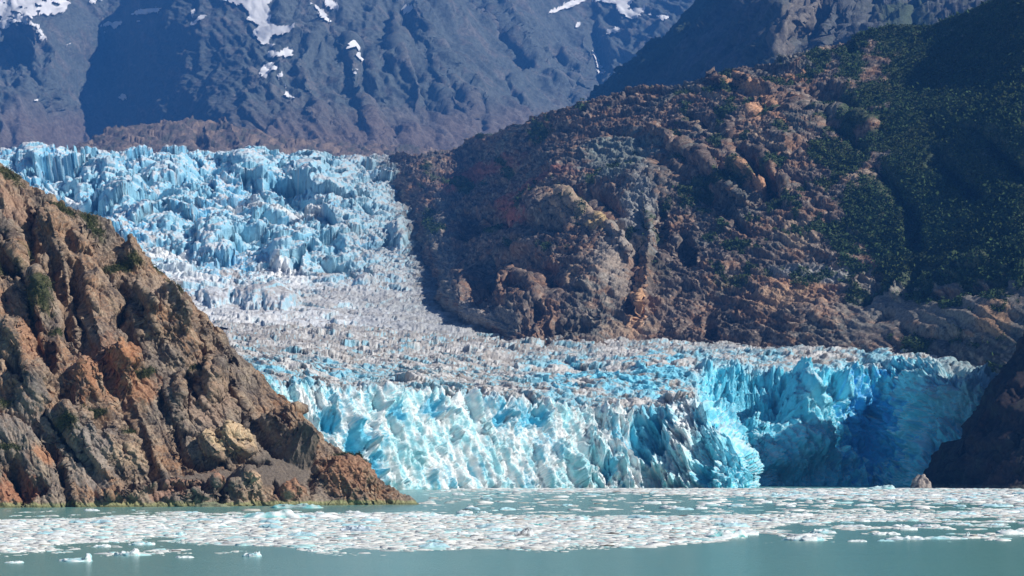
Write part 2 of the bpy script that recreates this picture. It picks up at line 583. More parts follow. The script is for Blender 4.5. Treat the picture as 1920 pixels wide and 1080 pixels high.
def c_md(p, px, py, n, d):
    c = np.tile(np.array([.11, .11, .11], f32), (len(px), 1))
    b = fbm(p, (60, 60, 90), 4, 51, 0.62)
    e = sm(90, 0, np.abs(px + 1.02 * py - 1310) + 40 * b)
    c = mixc(c, (.05, .07, .03), np.clip(sm(-.3, .3, b) * .6 + e, 0, 1))
    c = mixc(c, (.13, .135, .135), sm(.1, .4, b) * sm(1440, 1480, px))
    c = spots(px, py, c, [(1480, 50, 22, 70, 18, (.2, .175, .15), .9), (1600, 60, 45, 50, 0, (.12, .125, .125), .7), (1700, 30, 50, 40, 0, (.07, .10, .06), .8)], b)  # spot along the rib is painted paler, as if sunlit
    return c


finish(sh, "mountain", d_md, c_md, M_MTN)
tag(sh.o, "dark shadowed mountain shoulder rising above the brown hillside at upper right", None, None, "structure")

# ================================================================== BROWN HILLSIDE
x = axis(700, 2300, 1.45, 12)
hy_bot = lambda a: 690 + 60 * sm(1600, 1900, a)
hill_top = [(700, 300), (740, 292), (800, 290), (850, 285), (880, 270), (900, 257), (950, 238), (1000, 226), (1050, 208), (1100, 194), (1150, 180), (1200, 163), (1240, 157), (1300, 144),
            (1350, 126), (1390, 112), (1450, 108), (1500, 96), (1560, 80), (1620, 66), (1680, 50), (1750, 40), (1800, 20), (1850, -5), (1920, -40), (2020, -60), (2300, -20)]
hctrl = [(700, 300, 4500), (760, 330, 3760), (700, 500, 4200), (785, 380, 3400), (797, 440, 3080), (812, 500, 2800), (832, 560, 2480), (870, 600, 2230), (940, 622, 2110), (940, 700, 2100), (740, 690, 3600), (740, 600, 3900), (830, 640, 2800), (880, 680, 2500),
         (870, 290, 3700), (870, 400, 3060), (870, 500, 2650), (1000, 230, 3650), (1000, 330, 3100), (1000, 450, 2560), (1000, 560, 2230), (1000, 690, 1980),
         (1200, 165, 3500), (1200, 300, 2900), (1200, 450, 2430), (1200, 600, 2110), (1200, 690, 1960), (1400, 112, 3400), (1400, 250, 2850), (1400, 400, 2430), (1400, 560, 2120), (1400, 690, 1930),
         (1620, 66, 3300), (1620, 250, 2680), (1620, 400, 2330), (1620, 560, 2060), (1620, 690, 1850), (1800, 20, 3100), (1800, 250, 2520), (1800, 450, 2100), (1800, 600, 1860), (1800, 720, 1760),
         (1920, -40, 2900), (1920, 250, 2330), (1920, 450, 1980), (1920, 600, 1790), (1920, 740, 1700), (2300, -20, 2900), (2300, 300, 2000), (2300, 740, 1640)]
_base = lambda a: np.interp(a, [700, 740, 940, 1000, 1200, 1400, 1620, 1800, 1920, 2300], [3600, 3600, 2100, 1980, 1960, 1930, 1850, 1760, 1700, 1640])
_fac = lambda a: np.interp(a, [860, 1000, 1200, 1400], [1, .72, .58, .5])
hctrl = [(a, b_, _base(a) + (c - _base(a)) * _fac(a)) for a, b_, c in hctrl]
hl = [([(1110, 400), (1150, 430), (1185, 460), (1190, 480)], 22, 26), ([(1080, 370), (1120, 365), (1160, 400)], 20, 20), ([(1060, 385), (1105, 410), (1150, 450), (1180, 500)], 16, -16),
      ([(1195, 470), (1190, 520), (1180, 560), (1195, 590)], 9, 10), ([(1215, 400), (1225, 460), (1210, 540), (1195, 580)], 10, -12), ([(1240, 380), (1240, 460)], 9, 10),
      ([(890, 540), (930, 500), (985, 490), (1040, 530)], 30, 26), ([(880, 420), (930, 400), (950, 420)], 26, 24), ([(985, 420), (1050, 425)], 22, 14),
      ([(1020, 615), (1060, 603), (1105, 600)], 16, 22), ([(1000, 590), (1015, 570)], 14, 12),
      ([(935, 560), (960, 535), (1000, 545), (1015, 575)], 12, -14), ([(1280, 440), (1290, 480)], 16, 20), ([(1330, 590), (1335, 630)], 12, 16),
      ([(1400, 300), (1440, 330), (1450, 360)], 24, 34), ([(1460, 325), (1450, 370)], 12, 14), ([(1425, 300), (1470, 340)], 14, -16), ([(1385, 320), (1430, 350)], 10, -14),
      ([(1520, 190), (1560, 185), (1600, 210)], 24, 30), ([(1550, 230), (1620, 280)], 16, 14), ([(1570, 210), (1640, 250)], 12, -12),
      ([(1380, 240), (1440, 205), (1500, 200)], 14, 12), ([(1380, 150), (1450, 175)], 9, -12), ([(1290, 90), (1360, 160)], 10, -8), ([(1200, 300), (1330, 360), (1400, 430)], 14, 14),
      ([(1230, 250), (1330, 320), (1400, 380)], 14, -12), ([(1300, 220), (1400, 290)], 12, 12), ([(1150, 250), (1260, 280)], 12, 10), ([(1580, 80), (1600, 90)], 10, 14),
      ([(1700, 540), (1720, 510), (1760, 500)], 12, 16), ([(1620, 570), (1640, 545), (1650, 520)], 12, 16), ([(1680, 560), (1700, 520)], 10, -10), ([(1600, 540), (1620, 520)], 12, -8),
      ([(1760, 560), (1820, 545), (1870, 530), (1900, 500)], 14, 18), ([(1740, 530), (1800, 500), (1850, 490)], 10, -9), ([(1640, 610), (1670, 590)], 12, 12),
      ([(1700, 625), (1740, 640), (1800, 640)], 16, 16), ([(1650, 330), (1700, 380), (1720, 460)], 22, 18), ([(1760, 300), (1830, 360)], 26, 18), ([(1840, 250), (1920, 330)], 26, 18)]
hb = [(1130, 500, 60, 90, 20, -22, 1.3), (970, 570, 45, 40, 0, -14, 1.3), (1040, 400, 60, 40, 25, -14, 1.3), (1200, 350, 70, 60, 0, -12, 1.3), (1470, 270, 40, 26, 30, -12, 1.3), (1280, 620, 60, 24, 0, -8, 1.3),
      (1850, 600, 60, 36, -10, -7, 1.3), (1330, 500, 50, 60, 10, -10, 1.3), (1560, 470, 60, 40, 20, -10, 1.3), (900, 380, 50, 40, 0, -8, 1.3), (1500, 600, 90, 30, 0, -10, 1.3), (1420, 560, 80, 30, 10, -8, 1.3)]
sh = terrain(x, hy_bot, hill_top, 350, hctrl, ((30, 2), (120, 20), (700, 200)), hl, [h_[:5] + (h_[5] * .55, h_[6]) for h_ in hb], 9, 18, 1.1)


def d_hill(p, px, py, n):
    veg = sm(1480, 1700, px + 40 * fbm((px / 60, py / 60, px * 0), 1, 2, 3)) * sm(560, 470, py)
    sed = sm(1540, 1640, px) * sm(490, 560, py)
    q = (p[0] + .8 * p[2], p[1] - .2 * p[0], p[2] - .5 * p[0])
    q = shear(p, .84, -.54)
    a = 12 * fbm(p, 220, 2, 61)
    b = joints(p, [(.5, -.1, .86, 80, 8, .2), (.42, .2, .9, 31, 6, .18), (.55, 0, .8, 13, 3.6, .2), (.5, .1, .85, 5.5, 1.8, .25)], 63)
    v = joints(p, [(.9, .3, -.35, 90, 10, .75), (.85, -.4, -.2, 40, 5, .75)], 65)
    v2 = 3.2 * (ridged(q, (90, 50, 12), 4, 69, .6) - .5)
    c = 1.5 * (ridged(q, (22, 14, 3.2), 3, 70, .6) - .5) + facet(q, (30, 16, 7), 67, 1.0, 1.6, .8, .1, .06) + .5 * fbm(p, 3, 2, 68, .7)
    k = (1 - .55 * veg) * (1 - .82 * sed)
    flute = sed * 5 * np.abs(perlin(((p[0] + .9 * p[2]), p[1], p[2] * .0), (16, 60, 30), 71))
    low_ = .45 + .35 * sm(-.3, .4, perlin(p, 170, 72))
    return a + (b * low_ + v * low_ + v2 * .7 + c) * k - flute


def veg_mask(px, py):
    q = (px / 70, py / 45, px * 0)
    a = fbm(q, 1, 5, 301, .6)
    m = sm(-.12, .22, a + sm(1420, 1740, px) * 1.0 - .42 + .35 * sm(1500, 1900, px) - 1.2 * sm(470 + (px < 1700) * 0, 560, py + 30 * a) + .55 * sm(60, 0, np.abs(py - 545 + .35 * (px - 1700) + 25)) * sm(1560, 1680, px))
    b = sm(.22, .42, a) * sm(1150, 1400, px) * sm(560, 500, py) * .8
    low = sm(50, 20, np.abs(py - (520 - .12 * (px - 1750)))) * sm(1560, 1620, px) * sm(-.15, .1, a)
    return np.clip(m + b + low * .9, 0, 1)


def c_hill(p, px, py, n, d):
    c = np.tile(np.array([.115, .088, .075], f32), (len(px), 1))
    q = shear(p, .86, -.5)
    a = fbm(p, 130, 3, 81); b = fbm(q, (60, 36, 17), 5, 82, .68); e = fbm(q, (11, 8, 5), 3, 83, .75)
    c = mixc(c, (.10, .108, .10), sm(0, .5, a + .4 * b) * .8)
    c = mixc(c, (.20, .11, .065), sm(.05, .5, b - .4 * a) * .7)
    c = mixc(c, (.05, .047, .045), sm(.15, .6, -b + .4 * e) * .75)
    c = mixc(c, (.33, .27, .22), sm(.25, .6, e) * .5)
    c = mixc(c, (.03, .03, .03), sm(.2, .55, -e) * .6)
    red = (.22, .07, .05)
    gr = (.20, .20, .19)
    org = (.42, .23, .13)
    tan = (.28, .21, .15)
    c = spots(px, py, c, [(900, 325, 75, 16, -18, red, .75), (955, 395, 36, 22, 10, red, .8), (1000, 350, 60, 10, -20, red, .6), (1150, 310, 190, 8, -12, (.2, .1, .08), .4),
                          (1170, 300, 70, 45, -20, (.14, .17, .16), .8), (1195, 420, 38, 70, 10, gr, .9), (1080, 400, 60, 20, 30, tan, .8), (1150, 500, 35, 60, 25, (.25, .22, .19), .7),
                          (1196, 560, 14, 55, 8, org, .9), (1130, 440, 18, 14, 40, (.36, .26, .12), .7), (1075, 525, 16, 16, 0, tan, .6), (1180, 600, 60, 14, 0, tan, .5),
                          (1400, 165, 60, 9, 28, org, .8), (1480, 145, 36, 12, -8, org, .75), (1425, 215, 22, 26, 50, org, .8), (1465, 235, 24, 8, 40, org, .7), (1350, 190, 70, 8, 30, tan, .6),
                          (1400, 335, 55, 12, 28, org, .7), (1340, 250, 60, 10, 30, tan, .7), (1440, 270, 50, 8, 30, tan, .7), (1620, 345, 60, 16, 30, tan, .8), (1690, 165, 36, 14, 10, org, .6),
                          (1700, 115, 30, 10, 5, tan, .6), (1750, 110, 40, 10, 10, tan, .7), (1550, 60, 50, 10, -10, (.35, .2, .12), .5), (1500, 440, 30, 26, 0, tan, .8), (1500, 530, 80, 16, 10, org, .45),
                          (1480, 560, 70, 26, 0, (.3, .2, .13), .7), (1560, 590, 30, 20, 0, (.3, .18, .12), .6), (1700, 585, 150, 34, -8, (.15, .14, .125), .95), (1850, 560, 130, 40, -14, (.13, .122, .112), .95),
                          (1640, 560, 50, 60, -14, (.15, .14, .125), .85), (1740, 525, 100, 16, -16, (.19, .18, .155), .8), (1870, 600, 34, 36, 0, (.25, .16, .10), .8), (1770, 610, 60, 20, 0, (.16, .15, .13), .7),
                          (1560, 505, 110, 16, 0, (.26, .27, .27), .6), (940, 600, 30, 20, 20, gr, .5), (880, 590, 45, 34, 30, (.22, .21, .2), .8), (830, 470, 20, 110, -5, (.2, .19, .17), .6)], b * 1.2 + e * .5)
    c = np.minimum(c * 1.65, .6)
    vm = veg_mask(px, py)
    c = mixc(c, (.06, .095, .045), vm * .85)
    sc = sm(-.1, .5, b) * sm(500, 540, py) * sm(1540, 1600, px)
    return c


finish(sh, "hillside", d_hill, c_hill, M_HILL)
tag(sh.o, "brown and rust coloured rocky hillside right of the icefall, turning green to the right", None, None, "structure")
HS = sh


def leaf_clumps(name, P, N, size, cols, rs, nleaf=4, flat=.5, lift=.3):
    """bushes: each a small burst of leaf-sized faces"""
    n = len(P)
    out = []; cc = []
    for k in range(nleaf):
        off = rs.normal(size=(n, 3)) * size[:, None] * np.array([.5, .5, .35])
        ctr = P + N * (size * lift)[:, None] + off
        a = rs.normal(size=(n, 3)); a /= np.linalg.norm(a, axis=1)[:, None]
        b = np.cross(a, rs.normal(size=(n, 3))); b /= np.linalg.norm(b, axis=1)[:, None] + 1e-9
        s = size[:, None] * rs.uniform(.35, .75, (n, 1))
        out.append(np.stack([ctr - a * s, ctr + b * s * .6, ctr + a * s, ctr - b * s * .6], 1))
        cc.append(np.repeat((cols * rs.uniform(.7, 1.3, (n, 1)))[:, None, :], 4, 1))
    V = np.concatenate(out).reshape(-1, 3); C = np.concatenate(cc).reshape(-1, 3)
    return mesh_np(name, V, np.arange(len(V)).reshape(-1, 4), M_LEAF, C)


def scatter(sh, mask, n, rs, xr=(-60, 1980)):
    g = sh.Gd.reshape(-1, 3); nn = sh.N2.reshape(-1, 3)
    m = mask * ((sh.PX.ravel() > xr[0]) & (sh.PX.ravel() < xr[1]))
    m = m / m.sum()
    i = rs.choice(len(g), n, p=m)
    jit = rs.normal(size=(n, 3)) * .5
    return g[i] + jit, nn[i], i


rs = np.random.RandomState(11)
vm = veg_mask(HS.PX.ravel(), HS.PY.ravel())
vm = vm * (vm > .3)
P, N, i = scatter(HS, vm, 80000, rs)
sz = np.clip(rs.lognormal(.35, .4, len(P)), .8, 4.5)
t = fbm((P[:, 0], P[:, 1], P[:, 2]), 60, 3, 5)[:, None]
cols = np.array([.06, .105, .042]) * (1 - .4 * t) * .8 + np.array([.02, .02, .003]) * np.clip(t * 2, 0, 1)
o = leaf_clumps("shrubbery", P, N, sz, cols, rs)
tag(o, "dark green alder scrub covering the right side of the hillside", None, None, "stuff")

# ================================================================== SHADOWED CLIFF, RIGHT SHORE
x = axis(1700, 2700, 1.45, 9)
sh = terrain(x, [(1700, 921), (1920, 923), (2100, 921), (2700, 916)],
             [(1700, 918), (1722, 912), (1735, 880), (1748, 850), (1790, 805), (1830, 760), (1870, 710), (1900, 665), (1920, 632), (1945, 575), (1975, 480), (2020, 365), (2090, 245), (2200, 160), (2450, 120), (2700, 100)], 260,  # crest past the right frame edge is unseen, its height shaped to shade the bay
             [(1700, 918, 1545), (1740, 916, 1530), (1830, 917, 1440), (1920, 918, 1395), (1735, 880, 1545), (1750, 850, 1545), (1830, 760, 1520), (1900, 665, 1508), (1850, 850, 1450), (1920, 630, 1500), (1920, 780, 1437),
              (2050, 900, 1400), (2050, 700, 1455), (1975, 470, 1520), (2090, 180, 1505), (2200, 80, 1510), (2200, 450, 1460), (2200, 600, 1440), (2200, 915, 1398), (2700, 50, 1560), (2700, 500, 1480), (2700, 900, 1420)],
             ((20, 2), (60, 10), (300, 200)),
             [([(1780, 900), (1850, 800), (1920, 720)], 20, -8), ([(1830, 910), (1880, 850), (1930, 800)], 18, 8), ([(1800, 850), (1880, 740)], 12, 6)], ())


def d_cl(p, px, py, n):
    q = (p[0] - .6 * p[2], p[1], p[2] + .6 * p[0])
    q = shear(p, .7, .7)
    return 8 * fbm(p, 90, 3, 101) + joints(p, [(.7, .1, -.7, 34, 5, .3), (.75, 0, -.6, 12, 4, .3), (.6, .2, .6, 20, 4, .3), (.7, 0, -.7, 4.5, 1.4, .3)], 103) + facet(q, (12, 8, 5), 104, 1, 1.5) + .7 * fbm(p, 3, 2, 108, .6)


def c_cl(p, px, py, n, d):
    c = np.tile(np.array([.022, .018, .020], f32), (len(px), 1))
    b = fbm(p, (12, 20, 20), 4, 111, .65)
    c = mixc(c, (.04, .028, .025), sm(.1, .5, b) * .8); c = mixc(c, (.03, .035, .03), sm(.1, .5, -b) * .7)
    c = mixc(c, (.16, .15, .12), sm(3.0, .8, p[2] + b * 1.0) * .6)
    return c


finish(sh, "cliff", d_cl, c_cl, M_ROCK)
tag(sh.o, "steep dark rock cliff in shadow beside the right end of the ice front", None, None, "structure")

# ================================================================== GLACIER
GL = link(bpy.data.objects.new("glacier", None))
GL.location = (100, 1480, 0)
tag(GL, "blue and white glacier coming down the valley to an ice cliff at the water", "glacier")
front = [(300, 1290), (500, 1300), (640, 1325), (700, 1345), (760, 1366), (850, 1400), (900, 1418), (1000, 1448), (1100, 1478), (1150, 1482), (1200, 1488), (1250, 1482), (1300, 1474), (1350, 1462), (1392, 1462), (1402, 1480), (1415, 1600), (1450, 1640), (1550, 1665), (1640, 1680), (1690, 1650), (1730, 1590), (1760, 1560), (1950, 1545)]


def loft(x, rows, nseg, smx=8, smv=3):
    """rows: list of dict(D=poly, z=poly or py=poly)"""
    Ds = []; Zs = []
    for r in rows:
        D = interp(r['D'], x)
        D = smooth1(D, smx * r.get('k', 1), 0)
        if 'z' in r: Z = interp(r['z'], x)
        else: Z = zof(interp(r['py'], x), D)
        Z = smooth1(Z, smx * r.get('k', 1), 0)
        Ds.append(D); Zs.append(Z)
    DD = []; ZZ = []
    for i, n in enumerate(nseg):
        t = np.linspace(0, 1, n, endpoint=(i == len(nseg) - 1))[:, None]
        DD.append(Ds[i][None] * (1 - t) + Ds[i + 1][None] * t)
        ZZ.append(Zs[i][None] * (1 - t) + Zs[i + 1][None] * t)
    D = smooth1(np.concatenate(DD), smv, 0); Z = smooth1(np.concatenate(ZZ), smv, 0)
    sh = Sheet()
    sh.PX = np.repeat(x[None], len(D), 0)
    sh.G = np.stack([(sh.PX - 960) / F * D, D, Z], -1)
    sh.PY = HZ - (Z - CAMH) / D * F
    sh.V = np.repeat(np.linspace(0, len(nseg), len(D))[:, None], len(x), 1)
    vv = np.concatenate([i + np.linspace(0, 1, n, endpoint=(i == len(nseg) - 1)) for i, n in enumerate(nseg)])
    sh.V = np.repeat(vv[:, None], len(x), 1)
    sh.rows = []
    return sh


def add(poly, f):
    return [(a, b + (f(a) if callable(f) else f)) for a, b in poly]


r0 = dict(D=front, z=[(0, -6), (2000, -6)], k=.35)
r1 = dict(D=add(front, lambda a: 16 if a < 1400 else 12), k=.35,
          py=[(300, 850), (640, 850), (900, 850), (1100, 850), (1250, 850), (1330, 855), (1370, 870), (1392, 892), (1402, 900), (1440, 895), (1700, 890), (1950, 890)])
r2 = dict(D=[(300, 1330), (500, 1345), (640, 1368), (760, 1412), (900, 1462), (1000, 1492), (1100, 1522), (1200, 1532), (1290, 1520), (1330, 1505), (1360, 1490), (1392, 1480), (1402, 1500), (1415, 1620), (1450, 1655), (1550, 1685), (1640, 1715), (1690, 1675), (1730, 1615), (1950, 1560)], k=.35,
          py=[(300, 720), (500, 722), (560, 732), (640, 738), (720, 735), (800, 742), (850, 738), (900, 748), (960, 752), (1050, 765), (1150, 778), (1200, 782), (1250, 772), (1290, 745), (1330, 788), (1360, 812), (1380, 850), (1392, 868), (1402, 890), (1415, 880), (1450, 875), (1700, 870), (1950, 860)])
r3 = dict(D=[(300, 1360), (500, 1375), (640, 1400), (760, 1445), (900, 1495), (1000, 1525), (1100, 1560), (1200, 1575), (1290, 1580), (1330, 1600), (1392, 1625), (1450, 1665), (1550, 1695), (1640, 1740), (1690, 1700), (1730, 1640), (1950, 1575)], k=.5,
          py=[(300, 702), (500, 705), (640, 722), (800, 726), (900, 733), (1000, 742), (1100, 752), (1200, 750), (1260, 738), (1290, 750), (1330, 800), (1392, 845), (1450, 830), (1700, 820), (1780, 800), (1950, 790)])
r4 = dict(D=[(300, 1450), (500, 1470), (640, 1500), (760, 1550), (900, 1600), (1000, 1630), (1100, 1655), (1200, 1670), (1290, 1670), (1400, 1690), (1500, 1700), (1600, 1730), (1650, 1750), (1700, 1715), (1740, 1665), (1800, 1620), (1950, 1600)],
          py=[(300, 675), (500, 680), (640, 702), (800, 708), (900, 716), (1000, 722), (1100, 724), (1180, 722), (1230, 735), (1290, 740), (1400, 765), (1500, 755), (1600, 740), (1700, 740), (1780, 720), (1950, 740)])
r5 = dict(D=[(300, 1540), (500, 1570), (640, 1610), (760, 1660), (900, 1700), (1000, 1720), (1100, 1730), (1200, 1735), (1290, 1735), (1400, 1745), (1500, 1740), (1600, 1765), (1700, 1765), (1780, 1710), (1950, 1680)],
          py=[(300, 655), (500, 665), (640, 685), (760, 690), (900, 700), (1000, 705), (1100, 704), (1180, 690), (1230, 682), (1290, 686), (1400, 690), (1450, 694), (1500, 698), (1560, 694), (1620, 690), (1700, 676), (1780, 680), (1850, 705), (1950, 760)])
r6 = dict(D=[(300, 1750), (640, 1820), (900, 1880), (1100, 1900), (1290, 1890), (1500, 1870), (1700, 1850), (1950, 1800)],
          py=[(300, 638), (640, 655), (900, 660), (1100, 660), (1290, 656), (1500, 658), (1650, 660), (1700, 658), (1780, 662), (1850, 690), (1950, 760)])
r7 = dict(D=[(300, 2150), (640, 2180), (950, 2200), (1290, 2170), (1500, 2120), (1700, 2050), (1950, 1900)],
          py=[(300, 600), (640, 612), (850, 620), (920, 624), (1000, 621), (1100, 618), (1290, 624), (1500, 631), (1620, 634), (1700, 645), (1780, 668), (1850, 705), (1950, 780)])
x = np.unique(np.concatenate([axis(-250, 1950, 1.35, 12, 370), np.arange(1386, 1424, .35)]))
sh = loft(x, [r0, r1, r2, r3, r4, r5, r6, r7], [70, 140, 30, 60, 90, 60, 60])
LG = sh

# recesses (+) and buttresses (-) of the ice cliff
il = [([(1120, 800), (1190, 850), (1240, 905)], 14, 6), ([(1060, 790), (1110, 850), (1140, 905)], 9, 5), ([(1145, 775), (1200, 800), (1230, 870), (1262, 905)], 12, -7), ([(1240, 800), (1290, 860), (1300, 905)], 16, -8),
      ([(1290, 780), (1330, 850), (1345, 905)], 10, 5), ([(980, 770), (1010, 830), (1020, 900)], 8, 4), ([(1030, 780), (1070, 860), (1090, 910)], 8, -4), ([(845, 735), (838, 785)], 7, 14), ([(730, 740), (700, 800), (690, 850)], 12, -6),
      ([(660, 800), (700, 860), (730, 905)], 10, -7), ([(905, 790), (960, 850), (990, 905)], 8, 4), ([(1355, 870), (1362, 908)], 6, 5)]
ib = [(1215, 820, 40, 46, 20, 15, .8), (1240, 790, 26, 22, 0, 8, .8), (618, 790, 22, 28, 0, 12, .8), (665, 830, 20, 30, 0, 10, .8), (705, 870, 14, 26, 0, 10, .8), (735, 780, 20, 20, 0, 9, .8),
      (810, 765, 20, 18, 0, 9, .8), (935, 782, 12, 24, 0, 10, .6), (1010, 780, 20, 20, 0, 8, .6), (955, 785, 12, 26, 0, -5, .5), (1140, 880, 12, 20, 0, 7, .8), (1030, 860, 12, 24, 10, 6, .8), (1320, 890, 22, 18, 0, 9, .7), (1340, 830, 20, 30, 20, -5, .7)]
bb = [(1425, 745, 80, 55, 10, 34, .8), (1330, 730, 50, 40, 0, 14, .8), (1490, 740, 30, 30, 0, -20, .7), (1510, 800, 50, 80, 0, -18, .7), (1560, 735, 26, 36, 0, 14, .8), (1590, 720, 26, 26, 0, -14, .7), (1635, 795, 60, 100, 0, 8, 1.2),
      (1700, 770, 24, 80, 10, -8, 1), (1740, 790, 26, 50, 0, 8, .7), (1480, 860, 60, 40, 0, -14, .7), (1660, 730, 30, 30, 0, 12, .8), (1725, 720, 24, 30, 0, -8, .7), (1790, 700, 40, 30, 0, 8, .8)]


def saw(ph, rise=.2):
    t = ph - np.floor(ph)
    return np.where(t < rise, t / rise, (1 - t) / (1 - rise))


def serac(p, lam, seed, rise=.18, skew=.25):
    """crevassed ice: blocks that face down-glacier with a steep wall, gently sloping back"""
    w = fbm(p, (lam * 2.2, lam * 2.2, lam * 9), 3, seed)
    f1, f2, ci = voro((p[0] + p[1] * skew, p[1], p[2] * 0), (lam * .9, lam * 1.1, 1e6), seed + 3)
    s = saw((p[1] + skew * p[0]) / lam + w * 1.5 + ci * .7, rise)
    return s * (.35 + 1.0 * ci) * (.35 + .65 * sm(.02, .22, f2 - f1)), f2 - f1


def d_low(p, px, py, n):
    V = LG.V.ravel()
    bay = sm(1385, 1410, px)
    face = sm(2.25, 1.9, V)
    wall = sm(5.2, 4.9, V) * np.clip(sm(1290, 1330, px), 0, 1)          # bay wall
    wall2 = np.clip(face + wall, 0, 1)
    # face
    q = (p[0] + .55 * p[2], p[1] * .8, p[2] - .2 * p[0])
    a = 5 * fbm(q, (48, 60, 75), 3, 121)
    q = shear(p, .42, -.90)
    b = 5 * (ridged(q, (80, 26, 13), 3, 123, .5) - .5) + 2.6 * (ridged(shear(p, .25, -.97), (40, 12, 4.5), 3, 128, .6) - .5) + facet(q, (52, 24, 12), 124, 3, 4.5, 1.5, .12)
    v = facet(q, (20, 9, 4.6), 125, 1.6, 2.6, .8, .05)
    v2 = facet(q, (6, 4, 1.9), 126, .9, 1.2, .2) + joints(p, [(.93, 0, .4, 19, 3.2, .62), (.9, .2, .38, 7.5, 1.7, .62), (.95, 0, .3, 3.2, .8, .6), (.15, .1, .95, 13, 1.6, .3)], 130)
    fine = .6 * fbm(p, (2, 2, 3), 2, 127, .6)
    qq = (px / 20, py / 20, px * 0)
    wx_ = fbm(qq, 1, 3, 131) * 9; wy_ = fbm(qq, 1, 3, 132) * 9
    R = -relief(px, py, il, ib, (wx_, wy_)) * face * (1 - bay)
    RB = -relief(px, py, (), bb, (wx_, wy_)) * np.clip(wall + face * bay, 0, 1)
    bw = np.clip(wall + face * bay, 0, 1)
    dn = wall2 * (a + b * (1 - .25 * bw) + v + v2 + fine) + R + RB + bw * joints(p, [(.95, 0, .2, 26, 7, .6), (.9, .1, -.3, 11, 3.5, .6), (.2, 0, .95, 24, 5, .3)], 129)
    # surface
    s1, e1 = serac(p, 60, 141); s2, e2 = serac(p, 21, 151); s3, e3 = serac(p, 8, 161)
    top = 1 - wall2
    jag = sm(2.9, 2.0, V) * sm(1.6, 2.0, V) * (1 - bay)
    g = (p[0], p[1], p[2] * 0)
    g = (p[0] + .15 * p[1], p[1] * .5, p[2])
    rr = facet(g, (46, 26, 20), 142, 3, 8, 2, .3) + facet(g, (20, 11, 9), 143, 1.6, 4.6, 1.4, .3) + facet(g, (8, 5, 4), 144, .8, 2.4, .6, .3) + facet(g, (3.5, 2.4, 2), 145, .5, 1.2)
    rr = rr + 3.0 * (ridged(g, (30, 12, 14), 4, 146, .6) - .6)
    calm2 = sm(2.3, 3.4, V)
    dn2 = top * (2 * (s1 - .35) + rr * (1 - .25 * calm2))
    LG.dy = dn2 * -.9; LG.dx = dn2 * .1
    dz = dn2 * .55
    dz = dz + jag * 3 * (ridged(p, (7, 14, 30), 3, 175) - .5)
    lo = sm(-6, 2, p[2])
    return (dn * (.3 + .7 * lo), dz)


BLUE = (.16, .60, .80); DBLUE = (.05, .30, .60); CYAN = (.34, .80, .90); WHITE = (.90, .94, .95); GREY = (.46, .44, .42); DIRT = (.25, .23, .22)


def c_low(p, px, py, n, d):
    V = LG.V.ravel()
    steep = sm(.75, .35, n[:, 2])
    a = fbm(p, 40, 3, 181); b = fbm(p, (8, 9, 10), 4, 182, .65); e = fbm(p, (2.5, 3, 3), 2, 183, .6)
    b2 = fbm(shear(p, .4, -.9), (26, 12, 4.5), 4, 184, .66)
    b = np.where(V < 2.15, b2, b)
    face = sm(2.3, 1.95, V)
    bay = sm(1385, 1410, px); wall = sm(5.2, 4.9, V) * sm(1290, 1330, px)
    fw = np.clip(face + wall, 0, 1)
    # dirty top
    c = mixc(np.tile(np.array((.68, .67, .66), f32), (len(px), 1)), GREY, sm(-.2, .5, b + .5 * a))
    c = mixc(c, (.30, .26, .23), sm(.15, .55, -b + .4 * a) * .8)
    band = np.abs(perlin((p[0] + .5 * p[1], p[1] * 2.2, p[2] * 0), 90, 188))
    c = mixc(c, (.33, .29, .26), sm(.10, .02, band) * .6)
    c = mixc(c, (.30, .62, .78), steep * sm(-.5, .25, a + b * .6) * .9)
    fresh = np.clip(sm(60, 15, np.abs(py - 712 + .05 * (px - 1000))) * sm(940, 1060, px) * sm(1300, 1240, px) + sm(1170, 1230, px) * sm(640, 670, py) * .55 + sm(760, 600, px) * sm(660, 700, py) * .6, 0, 1)
    c = mixc(c, (.25, .70, .90), fresh * sm(-.3, .3, a + .5 * b))
    # walls
    w = mixc(np.tile(np.array(WHITE, f32), (len(px), 1)), CYAN, sm(-.25, .45, b + .6 * a) * .85)
    w = mixc(w, BLUE, sm(.05, .55, -a * .8 + b * .5 + .25 * e) * .9)
    w = mixc(w, WHITE, sm(.2, .6, n[:, 2]) * sm(-.4, .3, e + b) * .75)
    w = mixc(w, (.11, .74, .98), np.clip(bay * face + wall, 0, 1) * .8)  # bay ice tinted bright blue, the look of shaded ice put into its colour
    w = mixc(w, WHITE, np.clip(bay * face + wall, 0, 1) * sm(.45, .8, n[:, 2] + n[:, 0] * .3 + .2 * b) * .6)
    q = (px / 16, py / 16, px * 0); nz = fbm(q, 1, 3, 191)
    w = spots(px, py, w, [(bx, by, rx * 1.0, ry * 1.0, 0, (.08, .55, .78), .85) for bx, by, rx, ry, an, am, po in ib if am > 6 and bx < 1390], nz, .5)
    w = spots(px, py, w, [(1640, 800, 60, 90, 0, (.04, .42, .90), .8), (1425, 740, 70, 60, 0, (.10, .50, .72), .5)], nz, 1.0)  # deep blue shade of the bay hollows, painted into the ice colour
    c = c + (w - c) * fw[:, None]
    # moraine stain along the right bank
    m = sm(1690, 1830, px + 40 * b) * sm(1.9, 4.5, V) * .9
    c = mixc(c, (.28, .30, .29), m * .8)
    rear = sm(5.8, 7, V) * sm(1350, 1600, px) * .5
    c = mixc(c, (.36, .33, .30), rear)
    return c


finish(sh, "ice_front", d_low, c_low, M_ICE, parent=None)
o_front = sh.o
tag(o_front, "pale blue calving cliff with the grey crevassed ice behind it")

